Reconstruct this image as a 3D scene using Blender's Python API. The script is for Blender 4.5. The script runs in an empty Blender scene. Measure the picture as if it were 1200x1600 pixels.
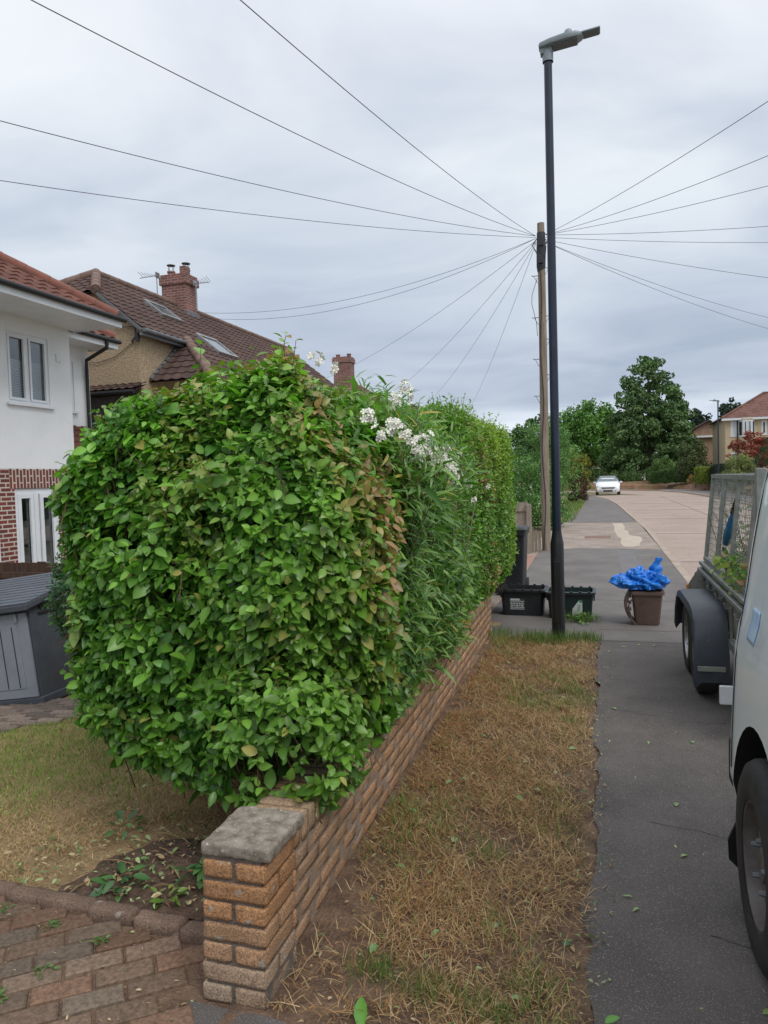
import bpy, bmesh, math, random
import numpy as np
from mathutils import Vector, Matrix, noise
random.seed(7); RNG = np.random.default_rng(11)
S = bpy.context.scene; COL = S.collection
rad = math.radians
# ------------------------------------------------------------ camera, sky, sun, exposure
H = 1.68
cam = bpy.data.objects.new('camera', bpy.data.cameras.new('camera')); COL.objects.link(cam)
cam.data.sensor_fit = 'VERTICAL'; cam.data.sensor_height = 36; cam.data.lens = 36 * 1130 / 1600
cam.data.clip_start = 0.05; cam.data.clip_end = 3000
cam.matrix_world = Matrix.Translation((0, 0, H)) @ Matrix.Rotation(rad(16.8), 4, 'Z') @ Matrix.Rotation(rad(90 - 2.6), 4, 'X') @ Matrix.Rotation(rad(-1.7), 4, 'Z')
S.camera = cam
S.view_settings.view_transform = 'Standard'; S.view_settings.look = 'None'; S.view_settings.exposure = 0.50; S.view_settings.gamma = 1
SUN_EL, SUN_AZ = 50, 128          # azimuth measured clockwise from +Y (the road direction)
def make_world():
    w = bpy.data.worlds.new('World'); S.world = w; w.use_nodes = True
    N, L = w.node_tree.nodes, w.node_tree.links; N.clear()
    out = N.new('ShaderNodeOutputWorld'); bg = N.new('ShaderNodeBackground'); L.new(bg.outputs[0], out.inputs[0])
    sky = N.new('ShaderNodeTexSky'); sky.sky_type = 'NISHITA'; sky.sun_disc = False
    sky.sun_elevation = rad(SUN_EL); sky.sun_rotation = rad(SUN_AZ)
    sc = N.new('ShaderNodeVectorMath'); sc.operation = 'SCALE'; sc.inputs[3].default_value = 1.0
    L.new(sky.outputs[0], sc.inputs[0])
    tc = N.new('ShaderNodeTexCoord'); sep = N.new('ShaderNodeSeparateXYZ'); L.new(tc.outputs['Generated'], sep.inputs[0])
    # cloud layer: project the view direction on a plane overhead, so that clouds flatten towards the horizon
    mx = N.new('ShaderNodeMath'); mx.operation = 'MAXIMUM'; mx.inputs[1].default_value = 0.0; L.new(sep.outputs[2], mx.inputs[0])
    ad = N.new('ShaderNodeMath'); ad.operation = 'ADD'; ad.inputs[1].default_value = 0.12; L.new(mx.outputs[0], ad.inputs[0])
    dv = N.new('ShaderNodeVectorMath'); dv.operation = 'DIVIDE'; L.new(tc.outputs['Generated'], dv.inputs[0])
    cb = N.new('ShaderNodeCombineXYZ')
    for i in range(3): L.new(ad.outputs[0], cb.inputs[i])
    L.new(cb.outputs[0], dv.inputs[1])
    mp = N.new('ShaderNodeMapping'); mp.inputs['Scale'].default_value = (1.0, 1.15, 0.3); mp.inputs['Rotation'].default_value = (0, 0, rad(20)); L.new(dv.outputs[0], mp.inputs[0])
    nz = N.new('ShaderNodeTexNoise'); nz.inputs['Scale'].default_value = 1.15; nz.inputs['Detail'].default_value = 6; nz.inputs['Roughness'].default_value = 0.5; nz.inputs['Distortion'].default_value = 0.5
    L.new(mp.outputs[0], nz.inputs[0])
    # mean brightness by elevation (overcast sky: brighter overhead, a grey band low down, a pale gap at the horizon)
    er = N.new('ShaderNodeValToRGB'); L.new(mx.outputs[0], er.inputs[0]); e = er.color_ramp.elements
    e[0].position = 0.0; e[0].color = (0.62, 0.70, 0.80, 1)
    e[1].position = 1.0; e[1].color = (0.98, 1.00, 1.08, 1)
    for p, c in ((0.055, (0.62, 0.68, 0.76)), (0.10, (0.37, 0.42, 0.50)), (0.20, (0.40, 0.45, 0.53)), (0.33, (0.52, 0.565, 0.625)), (0.50, (0.60, 0.63, 0.68)), (0.62, (0.68, 0.705, 0.75))):
        q = er.color_ramp.elements.new(p); q.color = (*c, 1)
    cr = N.new('ShaderNodeValToRGB'); L.new(nz.outputs[0], cr.inputs[0]); e = cr.color_ramp.elements
    e[0].position = 0.34; e[0].color = (0.78, 0.81, 0.86, 1); e[1].position = 0.64; e[1].color = (1.10, 1.09, 1.06, 1)
    ml = N.new('ShaderNodeMixRGB'); ml.blend_type = 'MULTIPLY'; ml.inputs[0].default_value = 1; L.new(er.outputs[0], ml.inputs[1]); L.new(cr.outputs[0], ml.inputs[2])
    s2 = N.new('ShaderNodeVectorMath'); s2.operation = 'SCALE'; s2.inputs[3].default_value = 10.0; L.new(ml.outputs[0], s2.inputs[0])
    mi = N.new('ShaderNodeMixRGB'); mi.inputs[0].default_value = 0.97; L.new(sc.outputs[0], mi.inputs[1]); L.new(s2.outputs[0], mi.inputs[2])
    L.new(mi.outputs[0], bg.inputs[0]); bg.inputs[1].default_value = 0.1
make_world()
sun = bpy.data.objects.new('sun', bpy.data.lights.new('sun', 'SUN')); COL.objects.link(sun)
sun.data.energy = 1.0; sun.data.angle = rad(25); sun.data.color = (1.0, 0.97, 0.92)
_d = Vector((math.sin(rad(SUN_AZ)) * math.cos(rad(SUN_EL)), math.cos(rad(SUN_AZ)) * math.cos(rad(SUN_EL)), math.sin(rad(SUN_EL))))
sun.rotation_euler = _d.to_track_quat('Z', 'Y').to_euler()

# ------------------------------------------------------------ helpers
def sstep(a, b, x):
    t = np.clip((x - a) / (b - a), 0, 1); return t * t * (3 - 2 * t)
def gz(x, y):
    "height of the ground"
    return -0.40 * sstep(0, 7, -1.4 - np.asarray(x, float)) * (1 - 0 * np.asarray(y, float))
def tag(o, label=None, cat=None, group=None, kind=None):
    if label: o['label'] = label
    if cat: o['category'] = cat
    if group: o['group'] = group
    if kind: o['kind'] = kind
    return o
def base(name, loc, label, cat, group=None):
    o = bpy.data.objects.new(name, None); o.empty_display_size = 0.2; COL.objects.link(o); o.location = loc
    return tag(o, label, cat, group)
def origin(o):
    v = Vector((0, 0, 0))
    while o is not None: v += o.location; o = o.parent
    return v
def mesh_obj(name, V, F, mats, parent=None, mi=None, col=None, smooth=False, org=None):
    "one mesh object from world-space vertices"
    V = np.asarray(V, float).reshape(-1, 3)
    o0 = origin(parent) if parent else Vector(org or (0, 0, 0))
    V = V - np.array(o0)
    me = bpy.data.meshes.new(name)
    if isinstance(F, np.ndarray) and F.ndim == 2:
        n, k = F.shape
        me.vertices.add(len(V)); me.vertices.foreach_set('co', V.ravel())
        me.loops.add(n * k); me.loops.foreach_set('vertex_index', F.ravel().astype(np.int32))
        me.polygons.add(n); me.polygons.foreach_set('loop_start', np.arange(0, n * k, k, dtype=np.int32))
        me.update(calc_edges=True); me.validate()
    else:
        me.from_pydata(V.tolist(), [], [list(map(int, f)) for f in F])
    for m in (mats if isinstance(mats, (list, tuple)) else [mats]): me.materials.append(m)
    if mi is not None: me.polygons.foreach_set('material_index', np.asarray(mi, np.int32))
    if col is not None:
        a = me.color_attributes.new('Col', 'FLOAT_COLOR', 'POINT')
        c = np.ones((len(V), 4), np.float32); c[:, :3] = col; a.data.foreach_set('color', c.ravel())
    me.polygons.foreach_set('use_smooth', [bool(smooth)] * len(me.polygons))
    me.update()
    o = bpy.data.objects.new(name, me); COL.objects.link(o)
    if parent: o.parent = parent
    elif org: o.location = org
    return o
class MB:
    def __init__(s): s.V = []; s.F = []; s.M = []
    def add(s, V, F, m=0):
        n = len(s.V); s.V += [tuple(map(float, v)) for v in V]; s.F += [[i + n for i in f] for f in F]; s.M += [m] * len(F); return s
    def box(s, c, d, rot=None, m=0):
        c = Vector(c); hx, hy, hz = d[0] / 2, d[1] / 2, d[2] / 2
        P = [Vector((x, y, z)) for x in (-hx, hx) for y in (-hy, hy) for z in (-hz, hz)]
        if rot is not None: P = [rot @ p for p in P]
        return s.add([c + p for p in P], [(0, 1, 3, 2), (4, 6, 7, 5), (0, 4, 5, 1), (2, 3, 7, 6), (0, 2, 6, 4), (1, 5, 7, 3)], m)
    def b(s, x0, x1, y0, y1, z0, z1, m=0): return s.box(((x0 + x1) / 2, (y0 + y1) / 2, (z0 + z1) / 2), (x1 - x0, y1 - y0, z1 - z0), None, m)
    def tube(s, pts, r, n=8, m=0, cap=True):
        pts = [Vector(p) for p in pts]; R = r if isinstance(r, (list, tuple)) else [r] * len(pts)
        k0 = len(s.V); prev = None; V = []
        for i, p in enumerate(pts):
            t = (pts[min(i + 1, len(pts) - 1)] - pts[max(i - 1, 0)]).normalized()
            if prev is None: a = t.orthogonal().normalized()
            else: a = (prev - t * prev.dot(t)).normalized()
            prev = a; bq = t.cross(a)
            for j in range(n):
                th = 2 * math.pi * j / n; V.append(p + (a * math.cos(th) + bq * math.sin(th)) * R[i])
        F = [(i * n + j, i * n + (j + 1) % n, (i + 1) * n + (j + 1) % n, (i + 1) * n + j) for i in range(len(pts) - 1) for j in range(n)]
        if cap: F += [tuple(range(n))[::-1], tuple((len(pts) - 1) * n + j for j in range(n))]
        return s.add(V, F, m)
    def lathe(s, c, prof, axis='Z', n=24, m=0):
        "prof: (radius, height) pairs"
        c = Vector(c); V = []
        for r, h in prof:
            for j in range(n):
                th = 2 * math.pi * j / n; a, bq = r * math.cos(th), r * math.sin(th)
                V.append(c + (Vector((a, bq, h)) if axis == 'Z' else Vector((h, a, bq)) if axis == 'X' else Vector((a, h, bq))))
        F = [(i * n + j, i * n + (j + 1) % n, (i + 1) * n + (j + 1) % n, (i + 1) * n + j) for i in range(len(prof) - 1) for j in range(n)]
        return s.add(V, F, m)
    def prism(s, poly, d, m=0):
        "poly extruded by vector d"
        n = len(poly); d = Vector(d); P = [Vector(p) for p in poly]
        return s.add(P + [p + d for p in P], [tuple(range(n))[::-1], tuple(range(n, 2 * n))] + [(i, (i + 1) % n, n + (i + 1) % n, n + i) for i in range(n)], m)
    def build(s, name, mats, parent=None, smooth=False, org=None, bevel=0, subsurf=0, seg=2):
        o = mesh_obj(name, s.V, s.F, mats, parent, s.M, None, smooth, org)
        bm = bmesh.new(); bm.from_mesh(o.data); bmesh.ops.recalc_face_normals(bm, faces=bm.faces[:]); bm.to_mesh(o.data); bm.free()
        if bevel:
            q = o.modifiers.new('bevel', 'BEVEL'); q.width = bevel; q.segments = seg; q.limit_method = 'ANGLE'; q.angle_limit = rad(35)
        if smooth: 
            o.data.polygons.foreach_set('use_smooth', [True] * len(o.data.polygons))
            o.data.set_sharp_from_angle(angle=rad(40))
        return o
def copy_tree(o, parent=None):
    c = o.copy(); COL.objects.link(c); c.parent = parent
    for ch in list(o.children): copy_tree(ch, c)
    return c
def frame(fwd, nrm):
    f = fwd / np.linalg.norm(fwd, axis=1, keepdims=True)
    n = nrm - f * (nrm * f).sum(1, keepdims=True); n /= np.linalg.norm(n, axis=1, keepdims=True) + 1e-9
    return f, n, np.cross(f, n)
def unit(a): return a / (np.linalg.norm(a, axis=-1, keepdims=True) + 1e-9)
def leaf_template(w=0.28, fold=0.35, droop=0.25, rows=(0.14, 0.36, 0.62, 0.84), pw=0.85):
    V = [(0, 0, 0)]; 
    for t in rows:
        h = w * math.sin(math.pi * t ** pw) ** 0.85; z = -droop * t * t
        V += [(-h, t, z + fold * h), (0, t, z), (h, t, z + fold * h)]
    V.append((0, 1, -droop)); k = len(rows); F = [(0, 2, 1), (0, 3, 2)]
    for i in range(k - 1):
        a = 1 + 3 * i; F += [(a, a + 1, a + 4), (a, a + 4, a + 3), (a + 1, a + 2, a + 5), (a + 1, a + 5, a + 4)]
    a = 1 + 3 * (k - 1); F += [(a, a + 1, 3 * k + 1), (a + 1, a + 2, 3 * k + 1)]
    T = np.ones(3 * k + 2); T[0] = 1.25; T[2:3 * k + 1:3] = 1.18
    return np.array(V, float), np.array(F), T
def scatter(name, P, D, Nn, size, tmpl, col, mat, parent=None, org=None, smooth=True, wid=None):
    "leaf-like pieces: position, tip direction, face normal, size, colour"
    TV, TF, TT = tmpl; f, n, s = frame(D, Nn); size = np.asarray(size)[:, None, None]
    ws = 1.0 if wid is None else np.asarray(wid)[:, None, None]
    V = P[:, None, :] + size * (TV[None, :, 0:1] * ws * s[:, None, :] + TV[None, :, 1:2] * f[:, None, :] + TV[None, :, 2:3] * n[:, None, :])
    k = len(TV); F = (TF[None] + (np.arange(len(P)) * k)[:, None, None]).reshape(-1, 3)
    C = (col[:, None, :] * TT[None, :, None]).reshape(-1, 3)
    return mesh_obj(name, V.reshape(-1, 3), F, mat, parent, None, C, smooth, org)
def snoise(P, sc, seed=0.0):
    "cheap smooth noise of positions, about -1..1"
    P = np.asarray(P) * sc; a = 0
    for i, (kx, ky, kz) in enumerate(((1, .7, .3), (-.6, 1.1, .8), (.5, -.9, 1.3), (1.7, .4, -1.1), (-1.3, -1.9, .6))):
        a = a + np.sin(P[..., 0] * kx + P[..., 1] * ky + P[..., 2] * kz + seed * (i + 1.7) + i * 2.1) / (1 + .3 * i)
    return a / 2.6

# ------------------------------------------------------------ materials
def mat(name, c, rough=0.8, c2=None, nscale=3.0, lo=0.35, hi=0.65, bump=0.0, bscale=40.0, metal=0.0, c3=None, n3=20.0, t3=(0.6, 0.7), spec=0.5, detail=6, coat=0.0, bdist=0.01, stretch=None):
    m = bpy.data.materials.new(name); m.use_nodes = True; N, L = m.node_tree.nodes, m.node_tree.links
    p = N['Principled BSDF']; p.inputs['Base Color'].default_value = (*c, 1); p.inputs['Roughness'].default_value = rough
    p.inputs['Metallic'].default_value = metal; p.inputs['Specular IOR Level'].default_value = spec; p.inputs['Coat Weight'].default_value = coat
    tc = N.new('ShaderNodeTexCoord'); src = tc.outputs['Object']
    if stretch:
        mp = N.new('ShaderNodeMapping'); mp.inputs['Scale'].default_value = stretch; L.new(src, mp.inputs[0]); src = mp.outputs[0]
    cur = None
    def ramp(scale, a, bq, ca, cb, det=detail):
        n = N.new('ShaderNodeTexNoise'); n.inputs['Scale'].default_value = scale; n.inputs['Detail'].default_value = det; n.inputs['Roughness'].default_value = 0.6; L.new(src, n.inputs[0])
        r = N.new('ShaderNodeValToRGB'); L.new(n.outputs[0], r.inputs[0]); e = r.color_ramp.elements
        e[0].position, e[1].position = a, bq; e[0].color, e[1].color = (*ca, 1), (*cb, 1); return r
    if c2 is not None:
        r = ramp(nscale, lo, hi, c, c2); cur = r.outputs[0]
    if c3 is not None:
        r3 = ramp(n3, t3[0], t3[1], (0, 0, 0), (1, 1, 1), 3); mx = N.new('ShaderNodeMixRGB'); L.new(r3.outputs[0], mx.inputs[0])
        if cur is not None: L.new(cur, mx.inputs[1])
        else: mx.inputs[1].default_value = (*c, 1)
        mx.inputs[2].default_value = (*c3, 1); cur = mx.outputs[0]
    if cur is not None: L.new(cur, p.inputs['Base Color'])
    if bump:
        n = N.new('ShaderNodeTexNoise'); n.inputs['Scale'].default_value = bscale; n.inputs['Detail'].default_value = 5; L.new(src, n.inputs[0])
        bp = N.new('ShaderNodeBump'); bp.inputs['Strength'].default_value = bump; bp.inputs['Distance'].default_value = bdist; L.new(n.outputs[0], bp.inputs['Height']); L.new(bp.outputs[0], p.inputs['Normal'])
    return m
def leafmat(name, rough=0.45, trans=0.3, spec=0.5, tint=(0.9, 1.3, 0.4), bump=True):
    m = bpy.data.materials.new(name); m.use_nodes = True; N, L = m.node_tree.nodes, m.node_tree.links
    p = N['Principled BSDF']; p.inputs['Roughness'].default_value = rough; p.inputs['Specular IOR Level'].default_value = spec
    a = N.new('ShaderNodeAttribute'); a.attribute_name = 'Col'; L.new(a.outputs['Color'], p.inputs['Base Color'])
    t = N.new('ShaderNodeBsdfTranslucent'); mu = N.new('ShaderNodeMixRGB'); mu.blend_type = 'MULTIPLY'; mu.inputs[0].default_value = 1; mu.inputs[2].default_value = (*tint, 1)
    L.new(a.outputs['Color'], mu.inputs[1]); L.new(mu.outputs[0], t.inputs[0])
    x = N.new('ShaderNodeMixShader'); x.inputs[0].default_value = trans; L.new(p.outputs[0], x.inputs[1]); L.new(t.outputs[0], x.inputs[2])
    L.new(x.outputs[0], N['Material Output'].inputs[0]); return m
def attrmat(name, rough=0.9, nscale=60, bump=0.6, dist=0.004, spec=0.3, amt=0.35):
    "colour attribute times a fine mottling"
    m = bpy.data.materials.new(name); m.use_nodes = True; N, L = m.node_tree.nodes, m.node_tree.links
    p = N['Principled BSDF']; p.inputs['Roughness'].default_value = rough; p.inputs['Specular IOR Level'].default_value = spec
    a = N.new('ShaderNodeAttribute'); a.attribute_name = 'Col'; tc = N.new('ShaderNodeTexCoord')
    n = N.new('ShaderNodeTexNoise'); n.inputs['Scale'].default_value = nscale; n.inputs['Detail'].default_value = 8; n.inputs['Roughness'].default_value = .7; L.new(tc.outputs['Object'], n.inputs[0])
    r = N.new('ShaderNodeValToRGB'); L.new(n.outputs[0], r.inputs[0]); e = r.color_ramp.elements; e[0].position, e[1].position = .36, .64
    e[0].color = (1 - amt, 1 - amt, 1 - amt, 1); e[1].color = (1 + amt, 1 + amt, 1 + amt, 1)
    x = N.new('ShaderNodeMixRGB'); x.blend_type = 'MULTIPLY'; x.inputs[0].default_value = 1; L.new(a.outputs['Color'], x.inputs[1]); L.new(r.outputs[0], x.inputs[2]); L.new(x.outputs[0], p.inputs['Base Color'])
    bp = N.new('ShaderNodeBump'); bp.inputs['Strength'].default_value = bump; bp.inputs['Distance'].default_value = dist; L.new(n.outputs[0], bp.inputs['Height']); L.new(bp.outputs[0], p.inputs['Normal'])
    return m
def brickmat(name, c1, c2, mortar, bw=0.225, rh=0.075, ms=0.012, plane='YZ', bump=0.4):
    m = bpy.data.materials.new(name); m.use_nodes = True; N, L = m.node_tree.nodes, m.node_tree.links
    p = N['Principled BSDF']; p.inputs['Roughness'].default_value = 0.85
    g = N.new('ShaderNodeNewGeometry'); s = N.new('ShaderNodeSeparateXYZ'); L.new(g.outputs['Position'], s.inputs[0])
    cb = N.new('ShaderNodeCombineXYZ'); ad = N.new('ShaderNodeMath'); ad.operation = 'ADD'; L.new(s.outputs[0], ad.inputs[0]); L.new(s.outputs[1], ad.inputs[1])
    L.new(ad.outputs[0], cb.inputs[0]); L.new(s.outputs[2], cb.inputs[1])
    if plane == 'ZV': L.new(s.outputs[2], cb.inputs[0]); L.new(ad.outputs[0], cb.inputs[1])
    b = N.new('ShaderNodeTexBrick'); b.inputs['Scale'].default_value = 1; b.inputs['Brick Width'].default_value = bw; b.inputs['Row Height'].default_value = rh; b.inputs['Mortar Size'].default_value = ms
    b.inputs['Color1'].default_value = (*c1, 1); b.inputs['Color2'].default_value = (*c2, 1); b.inputs['Mortar'].default_value = (*mortar, 1); b.inputs['Bias'].default_value = -0.1
    L.new(cb.outputs[0], b.inputs[0])
    n = N.new('ShaderNodeTexNoise'); n.inputs['Scale'].default_value = 2.5; n.inputs['Detail'].default_value = 8; L.new(g.outputs['Position'], n.inputs[0])
    x = N.new('ShaderNodeMixRGB'); x.blend_type = 'OVERLAY'; x.inputs[0].default_value = 0.5; L.new(b.outputs[0], x.inputs[1]); L.new(n.outputs[0], x.inputs[2]); L.new(x.outputs[0], p.inputs['Base Color'])
    bp = N.new('ShaderNodeBump'); bp.inputs['Strength'].default_value = bump; bp.inputs['Distance'].default_value = 0.01; bp.invert = True; L.new(b.outputs['Fac'], bp.inputs['Height']); L.new(bp.outputs[0], p.inputs['Normal'])
    return m
def glassmat(name, refl=0.3):
    m = bpy.data.materials.new(name); m.use_nodes = True; N, L = m.node_tree.nodes, m.node_tree.links; N.remove(N['Principled BSDF'])
    t = N.new('ShaderNodeBsdfTransparent'); t.inputs[0].default_value = (.85, .88, .88, 1); g = N.new('ShaderNodeBsdfGlossy'); g.inputs['Roughness'].default_value = 0.03
    f = N.new('ShaderNodeLayerWeight'); f.inputs[0].default_value = .5; pw = N.new('ShaderNodeMath'); pw.operation = 'POWER'; pw.inputs[1].default_value = 3; L.new(f.outputs['Facing'], pw.inputs[0]); ad = N.new('ShaderNodeMath'); ad.operation = 'ADD'; ad.use_clamp = True; ad.inputs[1].default_value = refl * .2; L.new(pw.outputs[0], ad.inputs[0])
    x = N.new('ShaderNodeMixShader'); L.new(ad.outputs[0], x.inputs[0]); L.new(t.outputs[0], x.inputs[1]); L.new(g.outputs[0], x.inputs[2]); L.new(x.outputs[0], N['Material Output'].inputs[0]); return m
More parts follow.
